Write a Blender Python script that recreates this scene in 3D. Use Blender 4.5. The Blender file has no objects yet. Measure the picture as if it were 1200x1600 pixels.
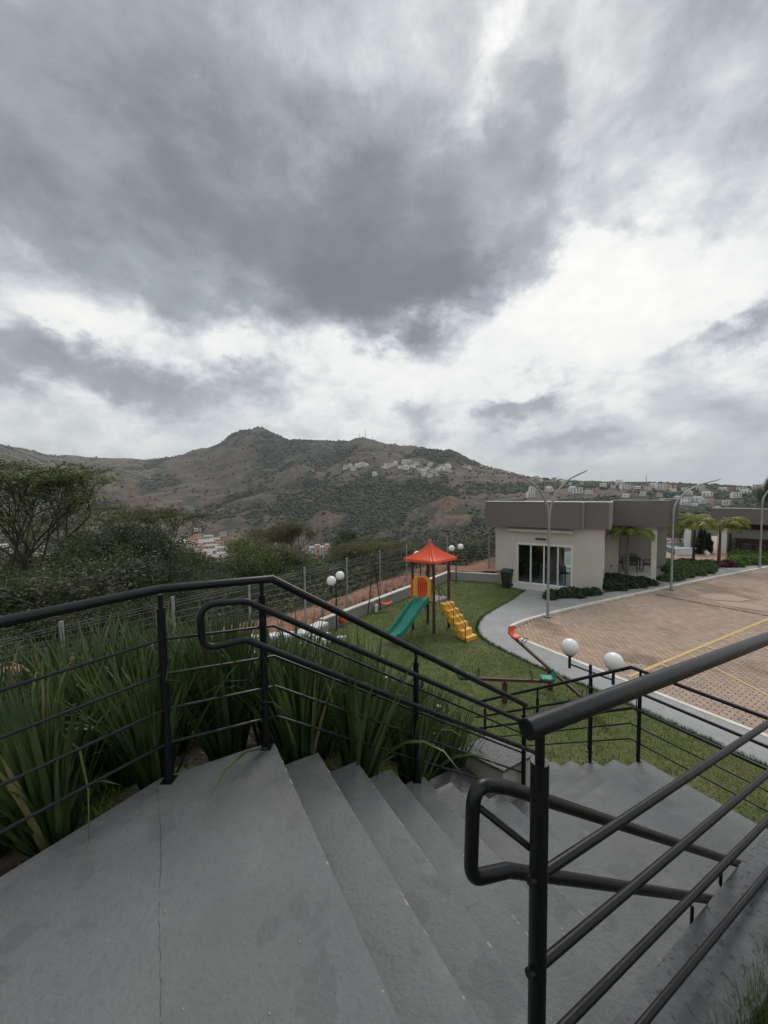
import bpy, bmesh, math, random
import numpy as np
from mathutils import Vector, Matrix
random.seed(7); np.random.seed(7)
R_ = math.radians
S = bpy.context.scene
COL = S.collection

# ------------------------------------------------------------------ camera
EYE = Vector((0.0, 0.0, 5.0))
pit, rol = R_(3.4), R_(0.7)
F = Vector((0, math.cos(pit), -math.sin(pit)))
U0 = Vector((0, math.sin(pit), math.cos(pit))); R0 = Vector((1, 0, 0))
RT = R0 * math.cos(rol) - U0 * math.sin(rol)
UP = U0 * math.cos(rol) + R0 * math.sin(rol)
cd = bpy.data.cameras.new('camera'); cam = bpy.data.objects.new('camera', cd); COL.objects.link(cam)
cd.sensor_fit = 'HORIZONTAL'; cd.sensor_width = 36; cd.lens = 18.0
cd.clip_start = 0.05; cd.clip_end = 20000
m = Matrix((RT, UP, -F)).transposed().to_4x4(); m.translation = EYE
cam.matrix_world = m
S.camera = cam

# ------------------------------------------------------------------ world: overcast sky
W = bpy.data.worlds.new('World'); S.world = W; W.use_nodes = True
nt = W.node_tree; N = nt.nodes; L = nt.links; N.clear()
def wn(t, **k):
    n = N.new(t)
    for a, b in k.items(): setattr(n, a, b)
    return n
def wmath(op, a, b=None, c=None, clamp=False):
    n = N.new('ShaderNodeMath'); n.operation = op; n.use_clamp = clamp
    for i, v in enumerate((a, b, c)):
        if v is None: continue
        if isinstance(v, (int, float)): n.inputs[i].default_value = v
        else: L.new(v, n.inputs[i])
    return n.outputs[0]
def wvm(op, a, b=None):
    n = N.new('ShaderNodeVectorMath'); n.operation = op
    for i, v in enumerate((a, b)):
        if v is None: continue
        if isinstance(v, (tuple, list)): n.inputs[i].default_value = v
        else: L.new(v, n.inputs[i])
    return n.outputs[0]
def wcomb(x, y, z):
    n = N.new('ShaderNodeCombineXYZ')
    for i, v in enumerate((x, y, z)):
        if isinstance(v, (int, float)): n.inputs[i].default_value = v
        else: L.new(v, n.inputs[i])
    return n.outputs[0]
def wnoise(vec, scale, detail=6, rough=.55, lac=2.0, dist=0.0):
    n = wn('ShaderNodeTexNoise'); n.inputs['Scale'].default_value = scale
    n.inputs['Detail'].default_value = detail; n.inputs['Roughness'].default_value = rough
    n.inputs['Lacunarity'].default_value = lac; n.inputs['Distortion'].default_value = dist
    L.new(vec, n.inputs['Vector']); return n
tc = wn('ShaderNodeTexCoord')
sep = wn('ShaderNodeSeparateXYZ'); L.new(tc.outputs['Generated'], sep.inputs[0])
dx, dy, dz = sep.outputs
zc = wmath('MAXIMUM', dz, 0.0)
den = wmath("ADD", zc, 0.42)
px_ = wmath('DIVIDE', dx, den); py_ = wmath('DIVIDE', dy, den)
P = wcomb(px_, py_, 0.0)                       # cloud deck seen in perspective
warp = wnoise(P, 1.6, 4, .5)
wv = wvm('SUBTRACT', warp.outputs['Color'], (0.5, 0.5, 0.5))
wv_s = N.new('ShaderNodeVectorMath'); wv_s.operation = 'SCALE'; L.new(wv, wv_s.inputs[0]); wv_s.inputs['Scale'].default_value = 0.55
PW = wvm('ADD', P, wv_s.outputs[0])
n1 = wnoise(PW, 2.3, 9, .55).outputs['Fac']
n2 = wnoise(wvm('ADD', PW, (7.3, 2.1, 0)), 5.4, 10, .6).outputs['Fac']
n3 = wnoise(wvm('ADD', P, (3.3, 9.1, 0)), 13.0, 6, .6).outputs['Fac']
# azimuth / elevation in degrees, bent a little so that banks get ragged edges
az = wmath('MULTIPLY', wmath('ARCTAN2', dx, dy), 57.2958)
el = wmath('MULTIPLY', wmath('ARCSINE', dz), 57.2958)
DIR = wvm('MULTIPLY', tc.outputs['Generated'], (1.0, 1.0, 1.5))
rag = wmath('SUBTRACT', wnoise(DIR, 4.2, 9, .62).outputs['Fac'], 0.5)
rag2 = wmath('SUBTRACT', wnoise(wvm('ADD', DIR, (1.7, 5.9, 0)), 4.6, 9, .62).outputs['Fac'], 0.5)
n4 = wnoise(wvm('ADD', DIR, (4.7, .9, 2)), 9.0, 10, .60, 2.1, .25).outputs['Fac']
azw = wmath('ADD', az, wmath('MULTIPLY', rag, 26.0))
elw = wmath('ADD', el, wmath('MULTIPLY', rag2, 17.0))
def bank(a0, e0, sa, se, rot, wgt, sharp=1.0):
    """soft elliptical bank of cloud centred on azimuth a0, elevation e0 (degrees)"""
    c, s = math.cos(R_(rot)), math.sin(R_(rot))
    u = wmath('SUBTRACT', azw, a0); v = wmath('SUBTRACT', elw, e0)
    p = wmath('MULTIPLY_ADD', u, c / sa, wmath('MULTIPLY', v, s / sa))
    q = wmath('MULTIPLY_ADD', v, c / se, wmath('MULTIPLY', u, -s / se))
    r2 = wmath('MULTIPLY_ADD', p, p, wmath('MULTIPLY', q, q))
    g = wmath('EXPONENT', wmath('MULTIPLY', wmath('POWER', r2, sharp), -1.0))
    return wmath('MULTIPLY', g, wgt)
banks = [
 (-12, 31, 24, 8.5, -6, .90, 1.25), (-34, 36, 22, 11, -8, .50, 1.2), (6, 33, 17, 10, 20, .70, 1.3), (-8, 26, 12, 4, 0, .35, 1.2),
 (7, 25.4, 7, 3.0, 10, .75, 1.2), (-20, 50, 30, 12, 0, .34, 1.2), (-43, 28.5, 9, 5, 0, .40, 1.2), (21, 38, 5, 8, 15, .55, 1.2),
 (20, 29, 5, 3, 20, .35, 1.1), (42, 42, 17, 11, -25, .50, 1.4), (43, 16.6, 8, 1.8, 12, .80, 1.0), (30, 32, 4, 2, -20, .35, 1.0),
 (-37, 13.6, 14, 2.6, -3, .75, 1.2), (-19, 15.4, 7, 2.0, 0, .45, 1.1), (19.5, 11.4, 5.5, 2.0, 3, .85, 1.2), (-28, 21, 7, 3, -30, .35, 1.0),
 (26, 6.4, 7.0, 1.8, -4, .60, 1.1), (5, 9.3, 4.0, 2.2, 25, .45, 1.1), (42, 8, 14, 4.0, 0, .40, 1.0),
 (15, 45, 2.4, 7, -25, -.28, 1.0), (19, 40, 1.8, 5, -10, -.28, 1.0), (28, 23, 13, 8, -35, -.60, 1.2), (-22, 18.4, 22, 2.4, 0, -.30, 1.1), (5, 17, 14, 4, 0, -.30, 1.1),
 (60, 40, 14, 10, 0, .30, 1.2), (-75, 35, 25, 14, 0, .40, 1.2), (120, 45, 40, 14, 0, .30, 1.2), (-140, 40, 40, 16, 0, .30, 1.2)]
tot = None
for b in banks:
    o = bank(*b); tot = o if tot is None else wmath('ADD', tot, o)
tex = wmath('MULTIPLY_ADD', wmath('SUBTRACT', n1, .5), .75, wmath('MULTIPLY_ADD', wmath('SUBTRACT', n2, .5), 0.60, wmath('MULTIPLY', wmath('SUBTRACT', n4, .5), .95)))
dens = wmath('ADD', tot, tex)
shade = wn('ShaderNodeValToRGB'); L.new(wmath('MULTIPLY_ADD', dens, .5, .25, clamp=True), shade.inputs[0])
cr = shade.color_ramp
stops = [(0.0, (.97, .96, .92)), (0.20, (.88, .885, .865)), (0.35, (.58, .61, .63)), (0.52, (.345, .375, .405)), (0.76, (.215, .235, .262)), (1.0, (.16, .175, .195))]
for i, (pos, c) in enumerate(stops):
    e = cr.elements[i] if i < 2 else cr.elements.new(pos)
    e.position = pos; e.color = (*c, 1)
fine = wmath('MULTIPLY_ADD', wmath('SUBTRACT', n3, .5), 0.16, 1.0)
cl = wn('ShaderNodeVectorMath', operation='SCALE'); L.new(shade.outputs[0], cl.inputs[0]); L.new(fine, cl.inputs['Scale'])
# pale bluish veil towards the horizon
hz = wmath('EXPONENT', wmath('MULTIPLY', zc, -9.0))
hm = wn('ShaderNodeMixRGB'); L.new(wmath('MULTIPLY', hz, .5), hm.inputs[0]); L.new(cl.outputs[0], hm.inputs[1]); hm.inputs[2].default_value = (.60, .635, .64, 1)
sky = wn('ShaderNodeTexSky'); sky.sky_type = 'NISHITA'; sky.sun_disc = False
SUN_EL, SUN_AZ = R_(48), R_(22)
sky.sun_elevation = SUN_EL; sky.sun_rotation = SUN_AZ
bg1 = wn('ShaderNodeBackground'); L.new(sky.outputs[0], bg1.inputs[0]); bg1.inputs[1].default_value = 0.07
bg2 = wn('ShaderNodeBackground'); L.new(hm.outputs[0], bg2.inputs[0]); bg2.inputs[1].default_value = 1.0
mx = wn('ShaderNodeMixShader'); mx.inputs[0].default_value = 0.93
L.new(bg1.outputs[0], mx.inputs[1]); L.new(bg2.outputs[0], mx.inputs[2])
wo = wn('ShaderNodeOutputWorld'); L.new(mx.outputs[0], wo.inputs[0])

sl = bpy.data.lights.new('sun', 'SUN'); sl.energy = 1.4; sl.angle = R_(24); sl.color = (1, .97, .92)
so = bpy.data.objects.new('sun', sl); COL.objects.link(so)
sd = Vector((math.sin(SUN_AZ) * math.cos(SUN_EL), math.cos(SUN_AZ) * math.cos(SUN_EL), math.sin(SUN_EL)))
so.rotation_euler = (-sd).to_track_quat('-Z', 'Y').to_euler(); so.location = (0, 0, 60)

V = S.view_settings; V.view_transform = 'Standard'; V.look = 'None'; V.exposure = 0.16; V.gamma = 1; V.use_curve_mapping = False
S.cycles.max_bounces = 6; S.cycles.diffuse_bounces = 3; S.cycles.glossy_bounces = 2; S.cycles.transmission_bounces = 4
S.cycles.volume_bounces = 0; S.cycles.transparent_max_bounces = 8
S.cycles.use_denoising = True
# ------------------------------------------------------------------ helpers
def link(o): COL.objects.link(o); return o
def prop(o, label=None, cat=None, group=None, kind=None, category=None):
    cat = cat or category
    for k, v in (('label', label), ('category', cat), ('group', group), ('kind', kind)):
        if v: o[k] = v
    return o
def empty(name, loc=(0, 0, 0), rz=0.0, **k):
    o = link(bpy.data.objects.new(name, None)); o.location = loc; o.rotation_euler[2] = rz
    o.empty_display_size = .2
    return prop(o, **k)
class MB:
    """collects shapes, then links them as one mesh object"""
    def __init__(s): s.v = []; s.f = []
    def add(s, vs, fs):
        b = len(s.v); s.v += [tuple(p) for p in vs]; s.f += [tuple(i + b for i in f) for f in fs]; return s
    def hexa(s, p):   # 8 points: bottom ring 0-3, top ring 4-7
        return s.add(p, [(3, 2, 1, 0), (4, 5, 6, 7), (0, 1, 5, 4), (1, 2, 6, 5), (2, 3, 7, 6), (3, 0, 4, 7)])
    def box(s, x0, x1, y0, y1, z0, z1):
        return s.hexa([(x0, y0, z0), (x1, y0, z0), (x1, y1, z0), (x0, y1, z0), (x0, y0, z1), (x1, y0, z1), (x1, y1, z1), (x0, y1, z1)])
    def prism(s, poly, z0, z1):   # poly counter-clockwise
        n = len(poly)
        vs = [(x, y, z0) for x, y in poly] + [(x, y, z1) for x, y in poly]
        fs = [tuple(reversed(range(n))), tuple(range(n, 2 * n))] + [(i, (i + 1) % n, n + (i + 1) % n, n + i) for i in range(n)]
        return s.add(vs, fs)
    def tube(s, pts, r, n=10, cap=True):
        pts = [Vector(p) for p in pts]
        rs = r if isinstance(r, (list, tuple)) else [r] * len(pts)
        d0 = (pts[1] - pts[0]).normalized()
        up = Vector((0, 0, 1)) if abs(d0.z) < .9 else Vector((1, 0, 0))
        a = d0.cross(up).normalized(); rings = []
        for i, p in enumerate(pts):
            di = (pts[i] - pts[i - 1]).normalized() if i else d0
            do = (pts[i + 1] - pts[i]).normalized() if i < len(pts) - 1 else di
            t = (di + do).normalized() if (di + do).length > 1e-6 else di
            a = (a - t * a.dot(t)); a.normalize(); b = t.cross(a)
            k = 1 / max(.35, t.dot(di))
            # widen in the plane of the bend so that mitred tubes keep their bore
            bend = (do - di); bend = bend - t * bend.dot(t)
            ring = []
            for j in range(n):
                an = 2 * math.pi * j / n
                v = a * math.cos(an) + b * math.sin(an)
                if bend.length > 1e-4:
                    bn = bend.normalized(); v = v + bn * (v.dot(bn) * (k - 1))
                ring.append(p + v * rs[i])
            rings.append(ring)
        b0 = len(s.v)
        for ring in rings: s.v += [tuple(q) for q in ring]
        for i in range(len(rings) - 1):
            for j in range(n):
                k2 = (j + 1) % n
                s.f.append((b0 + i * n + j, b0 + i * n + k2, b0 + (i + 1) * n + k2, b0 + (i + 1) * n + j))
        if cap:
            s.f.append(tuple(b0 + j for j in reversed(range(n)))); s.f.append(tuple(b0 + (len(rings) - 1) * n + j for j in range(n)))
        return s
    def lathe(s, prof, n=20, c=(0, 0, 0)):
        b0 = len(s.v)
        for r, z in prof:
            for j in range(n):
                an = 2 * math.pi * j / n; s.v.append((c[0] + r * math.cos(an), c[1] + r * math.sin(an), c[2] + z))
        for i in range(len(prof) - 1):
            for j in range(n):
                k = (j + 1) % n; s.f.append((b0 + i * n + j, b0 + i * n + k, b0 + (i + 1) * n + k, b0 + (i + 1) * n + j))
        s.f.append(tuple(b0 + j for j in reversed(range(n)))); s.f.append(tuple(b0 + (len(prof) - 1) * n + j for j in range(n)))
        return s
    def quad(s, a, b, c, d): return s.add([a, b, c, d], [(0, 1, 2, 3)])
    def build(s, name, m, parent=None, bevel=0, smooth=False, **k):
        me = bpy.data.meshes.new(name); me.from_pydata(s.v, [], s.f); me.materials.append(m)
        bm = bmesh.new(); bm.from_mesh(me); bmesh.ops.recalc_face_normals(bm, faces=bm.faces); bm.to_mesh(me); bm.free()
        if smooth:
            me.polygons.foreach_set('use_smooth', [True] * len(me.polygons))
        o = link(bpy.data.objects.new(name, me)); o.parent = parent
        if bevel:
            md = o.modifiers.new('bevel', 'BEVEL'); md.width = bevel; md.segments = 2; md.limit_method = 'ANGLE'; md.angle_limit = R_(35)
        if smooth:
            try: me.set_sharp_from_angle(angle=R_(42))
            except Exception: pass
        return prop(o, **k)
def from_np(name, v, f, m, parent=None, smooth=False, col=None, **k):
    """v (n,3) array, f (k,3|4) array -> one mesh object, quickly"""
    me = bpy.data.meshes.new(name); w = f.shape[1]
    me.vertices.add(len(v)); me.vertices.foreach_set('co', np.ascontiguousarray(v, dtype=np.float32).ravel())
    me.loops.add(f.size); me.loops.foreach_set('vertex_index', np.ascontiguousarray(f, dtype=np.int32).ravel())
    me.polygons.add(len(f)); me.polygons.foreach_set('loop_start', np.arange(0, f.size, w, dtype=np.int32))
    me.polygons.foreach_set('loop_total', np.full(len(f), w, dtype=np.int32))
    if smooth: me.polygons.foreach_set('use_smooth', np.ones(len(f), dtype=bool))
    me.update(calc_edges=True); me.validate()
    if col is not None:
        a = me.color_attributes.new('tone', 'FLOAT_COLOR', 'POINT')
        c4 = np.ones((len(v), 4), dtype=np.float32); c4[:, :col.shape[1]] = col; a.data.foreach_set('color', c4.ravel())
    me.materials.append(m)
    o = link(bpy.data.objects.new(name, me)); o.parent = parent
    return prop(o, **k)
def copy_tree(o, parent=None):
    c = o.copy(); COL.objects.link(c); c.parent = parent
    for ch in list(o.children): copy_tree(ch, c)
    return c
def copy_mesh_obj(o, parent=None):
    c = o.copy(); COL.objects.link(c); c.parent = parent; return c

# ------------------------------------------------------------------ materials
def mat(name, base, rough=.7, base2=None, scale=8.0, bump=0.0, bscale=40.0, metal=0.0, spec=.5, detail=6, lo=.35, hi=.65,
        coat=0, spots=None, trans=0.0, rand=0.0, attr=None, coord='Object', emis=None):
    m = bpy.data.materials.new(name); m.use_nodes = True
    t = m.node_tree; n = t.nodes; l = t.links; b = n['Principled BSDF']
    b.inputs['Roughness'].default_value = rough; b.inputs['Metallic'].default_value = metal
    b.inputs['Specular IOR Level'].default_value = spec
    if coat: b.inputs['Coat Weight'].default_value = coat
    c = n.new('ShaderNodeTexCoord'); src = None
    geo = None
    vec = n.new('ShaderNodeNewGeometry').outputs['Position'] if coord == 'World' else c.outputs[coord]
    rgb = n.new('ShaderNodeRGB'); rgb.outputs[0].default_value = (*base, 1); out = rgb.outputs[0]
    if attr:
        a = n.new('ShaderNodeVertexColor'); a.layer_name = attr; out = a.outputs[0]
    if base2:
        no = n.new('ShaderNodeTexNoise'); no.inputs['Scale'].default_value = scale; no.inputs['Detail'].default_value = detail
        no.inputs['Roughness'].default_value = .6; l.new(vec, no.inputs['Vector'])
        mr = n.new('ShaderNodeMapRange'); mr.inputs[1].default_value = lo; mr.inputs[2].default_value = hi; l.new(no.outputs['Fac'], mr.inputs[0])
        mix = n.new('ShaderNodeMixRGB'); l.new(mr.outputs[0], mix.inputs[0]); l.new(out, mix.inputs[1])
        if attr: mix.blend_type = 'MULTIPLY'
        mix.inputs[2].default_value = (*base2, 1); out = mix.outputs[0]
    for sp in (spots or []):   # (colour, scale, lo, hi, amount)
        no = n.new('ShaderNodeTexNoise'); no.inputs['Scale'].default_value = sp[1]; no.inputs['Detail'].default_value = 5
        l.new(vec, no.inputs['Vector'])
        mr = n.new('ShaderNodeMapRange'); mr.inputs[1].default_value = sp[2]; mr.inputs[2].default_value = sp[3]; mr.inputs[4].default_value = sp[4]
        l.new(no.outputs['Fac'], mr.inputs[0])
        mix = n.new('ShaderNodeMixRGB'); l.new(mr.outputs[0], mix.inputs[0]); l.new(out, mix.inputs[1]); mix.inputs[2].default_value = (*sp[0], 1); out = mix.outputs[0]
    if rand:   # each object its own tone
        oi = n.new('ShaderNodeObjectInfo')
        mr = n.new('ShaderNodeMapRange'); mr.inputs[3].default_value = 1 - rand; mr.inputs[4].default_value = 1 + rand; l.new(oi.outputs['Random'], mr.inputs[0])
        vm = n.new('ShaderNodeVectorMath'); vm.operation = 'SCALE'; l.new(out, vm.inputs[0]); l.new(mr.outputs[0], vm.inputs['Scale']); out = vm.outputs[0]
    l.new(out, b.inputs['Base Color'])
    if bump:
        no = n.new('ShaderNodeTexNoise'); no.inputs['Scale'].default_value = bscale; no.inputs['Detail'].default_value = 8; no.inputs['Roughness'].default_value = .65
        l.new(vec, no.inputs['Vector'])
        bp = n.new('ShaderNodeBump'); bp.inputs['Strength'].default_value = bump; bp.inputs['Distance'].default_value = .02
        l.new(no.outputs['Fac'], bp.inputs['Height']); l.new(bp.outputs[0], b.inputs['Normal'])
    if trans:
        tr = n.new('ShaderNodeBsdfTranslucent'); l.new(out, tr.inputs[0])
        ms = n.new('ShaderNodeMixShader'); ms.inputs[0].default_value = trans
        l.new(b.outputs[0], ms.inputs[1]); l.new(tr.outputs[0], ms.inputs[2]); l.new(ms.outputs[0], n['Material Output'].inputs[0])
    if emis:
        b.inputs['Emission Color'].default_value = (*emis, 1); b.inputs['Emission Strength'].default_value = 1
    return m
def glass(name, tint=(.75, .8, .8)):
    m = bpy.data.materials.new(name); m.use_nodes = True; t = m.node_tree; n = t.nodes; l = t.links; n.clear()
    o = n.new('ShaderNodeOutputMaterial'); g = n.new('ShaderNodeBsdfGlossy'); g.inputs['Roughness'].default_value = .02; g.inputs['Color'].default_value = (.9, .9, .9, 1)
    tr = n.new('ShaderNodeBsdfTransparent'); tr.inputs[0].default_value = (*tint, 1)
    fr = n.new('ShaderNodeFresnel'); fr.inputs[0].default_value = 1.45; mxs = n.new('ShaderNodeMixShader')
    l.new(fr.outputs[0], mxs.inputs[0]); l.new(tr.outputs[0], mxs.inputs[1]); l.new(g.outputs[0], mxs.inputs[2]); l.new(mxs.outputs[0], o.inputs[0])
    return m
M = {}
M['concrete'] = mat('painted_concrete', (.146, .150, .155), .62, (.170, .174, .179), 2.2, .6, 46, coord='World', spec=.35,
                    spots=[((.108, .111, .115), 3.4, .575, .60, .5), ((.10, .10, .10), 150, .60, .66, .35), ((.20, .2, .198), 95, .62, .68, .4), ((.12,.122,.125), 28, .52, .68, .35), ((.21, .213, .215), 7.0, .60, .72, .5), ((.07, .07, .07), 75, .68, .72, .6), ((.14, .14, .143), 16, .60, .66, .4), ((.15,.15,.14), .8, .5, .62, .4)])
M['rough_concrete'] = mat('rough_concrete', (.11, .112, .118), .8, (.15, .152, .158), 9, .9, 26, coord='World', spec=.3,
                          spots=[((.05, .05, .052), 38, .58, .66, .7), ((.18, .18, .185), 5, .6, .7, .4)])
M['black_paint'] = mat('black_paint', (.0040, .0045, .0065), .36, (.0065, .007, .0095), 30, .05, 60, spec=.32,
                        spots=[((.05, .045, .04), 55, .70, .73, .5)])
M['black_metal'] = mat('black_metal', (.02, .02, .022), .45, spec=.5)
M['leaf_strap'] = mat('strap_leaf', (.028, .058, .016), .36, (.07, .105, .036), 3, trans=.25, rand=.3, spec=.35)
M['leaf_light'] = mat('narrow_strap_leaf', (.05, .085, .026), .38, (.13, .16, .075), 3, trans=.25, rand=.3, spec=.45)
M['leaf_dry'] = mat('dry_leaf', (.22, .19, .09), .7, (.14, .13, .05), 4, trans=.2)
M['petal'] = mat('white_petal', (.75, .74, .66), .6, trans=.3)
M['soil'] = mat('red_soil', (.21, .10, .06), .95, (.33, .175, .115), 5, .9, 14, coord='World', spots=[((.16, .07, .045), 2.4, .55, .66, .6), ((.5, .3, .22), 20, .6, .7, .5)])
M['mulch'] = mat('mulch', (.03, .026, .018), .95, (.07, .05, .035), 30, 1.0, 40, coord='World', spots=[((.09, .16, .03), 3.0, .55, .62, .8)])
M['lawn'] = mat('lawn_soil', (.075, .105, .025), .95, (.13, .135, .05), 1.1, .9, 60, coord='World', spots=[((.15, .13, .065), .9, .55, .72, .6), ((.03, .055, .014), 3, .55, .7, .5)])
M['worn'] = mat('worn_earth', (.10, .085, .05), .95, (.075, .09, .035), 7, .8, 50, coord='World')
M['blade'] = mat('grass_blade', (.055, .10, .02), .7, trans=.3, attr='tone')
M['pavement'] = mat('grey_pavement', (.26, .262, .262), .75, (.31, .312, .315), 1.4, .25, 60, coord='World', spots=[((.21, .21, .212), 4, .58, .68, .6)])
M['kerb'] = mat('white_kerb', (.72, .69, .63), .7, (.55, .52, .46), 3, .2, 30, coord='World')
M['brick'] = mat('clay_brick', (.43, .315, .25), .85, (.39, .29, .23), 1.6, .35, 60, coord='World', rand=.12, attr=None,
                 spots=[((.50, .33, .21), .35, .46, .62, .6), ((.28, .24, .21), .7, .56, .70, .45)])
M['bricks'] = mat('clay_bricks', (.34, .215, .14), .85, (.92, .90, .88), 1.6, .35, 60, coord='World', attr='tone')
M['joint'] = mat('joint_sand', (.20, .155, .12), .95, (.26, .20, .16), 5, .4, 40, coord='World')
M['yellow_line'] = mat('yellow_line', (.62, .42, .12), .8, (.48, .35, .19), 9, .2, 60, coord='World')
M['drain'] = mat('drain_cover', (.10, .065, .055), .8, (.06, .045, .04), 20)
M['patch'] = mat('concrete_patch', (.40, .30, .22), .85, (.34, .26, .2), 3, .2, 40, coord='World')
M['granite'] = mat('grey_granite', (.15, .15, .152), .55, (.06, .06, .062), 60, .15, 60, coord='World', lo=.45, hi=.55)
M['beige_wall'] = mat('beige_render', (.52, .49, .43), .85, (.475, .445, .39), 1.5, .12, 60, coord='World', spots=[((.40, .375, .33), .9, .55, .72, .4), ((.36, .34, .30), 6, .62, .72, .25)])
M['cream'] = mat('cream_trim', (.66, .63, .56), .8, (.6, .57, .5), 2)
M['grey_render'] = mat('grey_render', (.30, .29, .265), .85, (.26, .25, .23), 1.5, .15, 50, coord='World')
M['brown_band'] = mat('brown_grey_band', (.155, .138, .135), .8, (.14, .125, .123), .8, .08, 60, coord='World', spots=[((.19, .175, .17), 1.6, .55, .72, .35), ((.11, .10, .098), 5, .62, .72, .3)])
M['flashing'] = mat('roof_flashing', (.42, .42, .42), .5, metal=.3)
M['white'] = mat('white_paint', (.74, .74, .72), .6, (.66, .66, .63), 2)
M['white_frame'] = mat('white_aluminium', (.70, .70, .70), .4)
M['tile'] = mat('porch_tile', (.60, .58, .54), .35, (.54, .52, .48), 3)
M['patio'] = mat('patio_paving', (.42, .27, .215), .8, (.36, .24, .19), 2.5, .15, 30, coord='World')
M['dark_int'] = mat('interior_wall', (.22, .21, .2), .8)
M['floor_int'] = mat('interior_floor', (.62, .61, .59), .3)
M['black_plastic'] = mat('black_plastic', (.022, .024, .026), .5)
M['galv'] = mat('galvanised_steel', (.36, .37, .37), .5, (.28, .29, .29), 12, metal=.5)
M['wire'] = mat('fence_wire', (.16, .165, .165), .5, metal=.4)
M['globe'] = mat('opal_globe', (.80, .80, .77), .25, spec=.5)
M['red_plastic'] = mat('orange_red_plastic', (.80, .115, .03), .42, (.68, .09, .025), 3, spec=.5, spots=[((.55, .14, .08), 6, .58, .70, .45)])
M['yellow_plastic'] = mat('yellow_plastic', (.78, .41, .03), .45, (.64, .35, .05), 3, spots=[((.42, .27, .09), 9, .60, .70, .45)])
M['green_plastic'] = mat('green_plastic', (.012, .19, .135), .38, (.02, .24, .175), 3, spots=[((.05, .22, .17), 7, .56, .68, .5)])
M['wood_post'] = mat('wood_post', (.085, .032, .024), .6, (.06, .024, .018), 14)
M['deck'] = mat('grey_deck', (.28, .25, .25), .7, (.22, .2, .2), 10)
M['bark'] = mat('bark', (.12, .10, .08), .9, (.07, .06, .05), 12, .5, 30)
M['bark_dark'] = mat('dark_bark', (.05, .042, .034), .9, (.03, .026, .02), 12, .5, 30)
M['palm_trunk'] = mat('palm_trunk', (.16, .135, .11), .85, (.1, .085, .07), 20)
M['leaf_olive'] = mat('olive_leaf', (.055, .075, .024), .7, trans=.25, rand=.12, attr='tone')
M['leaf_tone'] = mat('tree_leaf', (.05, .09, .02), .7, trans=.3, rand=.2, attr='tone')
M['palm_leaf'] = mat('palm_leaf', (.13, .18, .03), .55, (.2, .22, .03), 1.5, trans=.3)
M['palm_leaf_yellow'] = mat('yellow_palm_leaf', (.24, .25, .03), .55, (.15, .19, .03), 1.5, trans=.3)
M['hedge_leaf'] = mat('hedge_leaf', (.03, .065, .02), .6, trans=.2, attr='tone', rand=.15)
M['pool_white'] = mat('pool_lining', (.70, .80, .84), .35)
M['water'] = mat('pool_water', (.05, .11, .10), .06)
M['wood_cab'] = mat('brown_cabinet', (.10, .04, .025), .5, (.07, .03, .02), 10)
M['counter'] = mat('dark_counter', (.05, .045, .045), .35)
M['roof_red'] = mat('terracotta_roof', (.30, .13, .09), .85, (.25, .11, .08), 1, coord='World')
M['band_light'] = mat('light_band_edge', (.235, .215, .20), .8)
M['chip'] = mat('pale_chip', (.30, .29, .27), .9)
M['roof_grey'] = mat('grey_roof', (.40, .39, .37), .85, (.32, .31, .30), 1, coord='World')
M['house_white'] = mat('white_house', (.80, .80, .77), .8, (.70, .70, .67), .3, coord='World')
M['house_cream'] = mat('cream_house', (.62, .54, .42), .8, (.55, .48, .38), .3, coord='World')
M['house_pink'] = mat('salmon_house', (.56, .36, .29), .8, (.5, .33, .27), .3, coord='World')
M['pane'] = mat('dark_pane', (.05, .055, .06), .15)
M['mast_red'] = mat('mast_red', (.42, .07, .05), .6)
M['pane_glass'] = glass('clear_glass')
M['bush_far'] = mat('distant_foliage', (.05, .06, .035), .9, attr='tone')
M['hill'] = mat('hill_scrub', (.1, .085, .07), 1.0, (.42, .44, .44), .16, 1.0, .3, attr='tone', coord='World', detail=8, lo=.42, hi=.60,
                spots=[((.026, .034, .020), .022, .52, .58, .8), ((.17, .135, .09), .035, .57, .64, .55), ((.075, .055, .05), .05, .54, .62, .5)])

# stair frame: u runs down the first flight, v across it to the right
TH = R_(60)
def xy(u, v): return (u * math.sin(TH) + v * math.cos(TH), u * math.cos(TH) - v * math.sin(TH))
def xyz(u, v, z): return (*xy(u, v), z)
def uv(x, y): return (x * math.sin(TH) + y * math.cos(TH), x * math.cos(TH) - y * math.sin(TH))
def ubox(mb, u0, u1, v0, v1, z0, z1): return mb.prism([xy(u0, v1), xy(u1, v1), xy(u1, v0), xy(u0, v0)], z0, z1)
def poly_sheet(name, pts, z, m, parent=None, **k):
    me = bpy.data.meshes.new(name); bm = bmesh.new()
    f = bm.faces.new([bm.verts.new((x, y, z)) for x, y in pts]); bm.normal_update()
    if f.normal.z < 0: f.normal_flip()
    bmesh.ops.triangulate(bm, faces=bm.faces); bm.to_mesh(me); bm.free(); me.materials.append(m)
    o = link(bpy.data.objects.new(name, me)); o.parent = parent; return prop(o, **k)
def poly_slab(name, pts, z0, z1, m, parent=None, bevel=0, **k):
    a = sum(pts[i][0] * pts[(i + 1) % len(pts)][1] - pts[(i + 1) % len(pts)][0] * pts[i][1] for i in range(len(pts)))
    if a < 0: pts = pts[::-1]
    return MB().prism(pts, z0, z1).build(name, m, parent, bevel=bevel, **k)
def inside(P, poly):
    x, y = P[:, 0], P[:, 1]; c = np.zeros(len(P), bool); n = len(poly)
    for i in range(n):
        x1, y1 = poly[i]; x2, y2 = poly[(i + 1) % n]
        if y1 == y2: continue
        c ^= ((y1 > y) != (y2 > y)) & (x < (x2 - x1) * (y - y1) / (y2 - y1) + x1)
    return c

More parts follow.
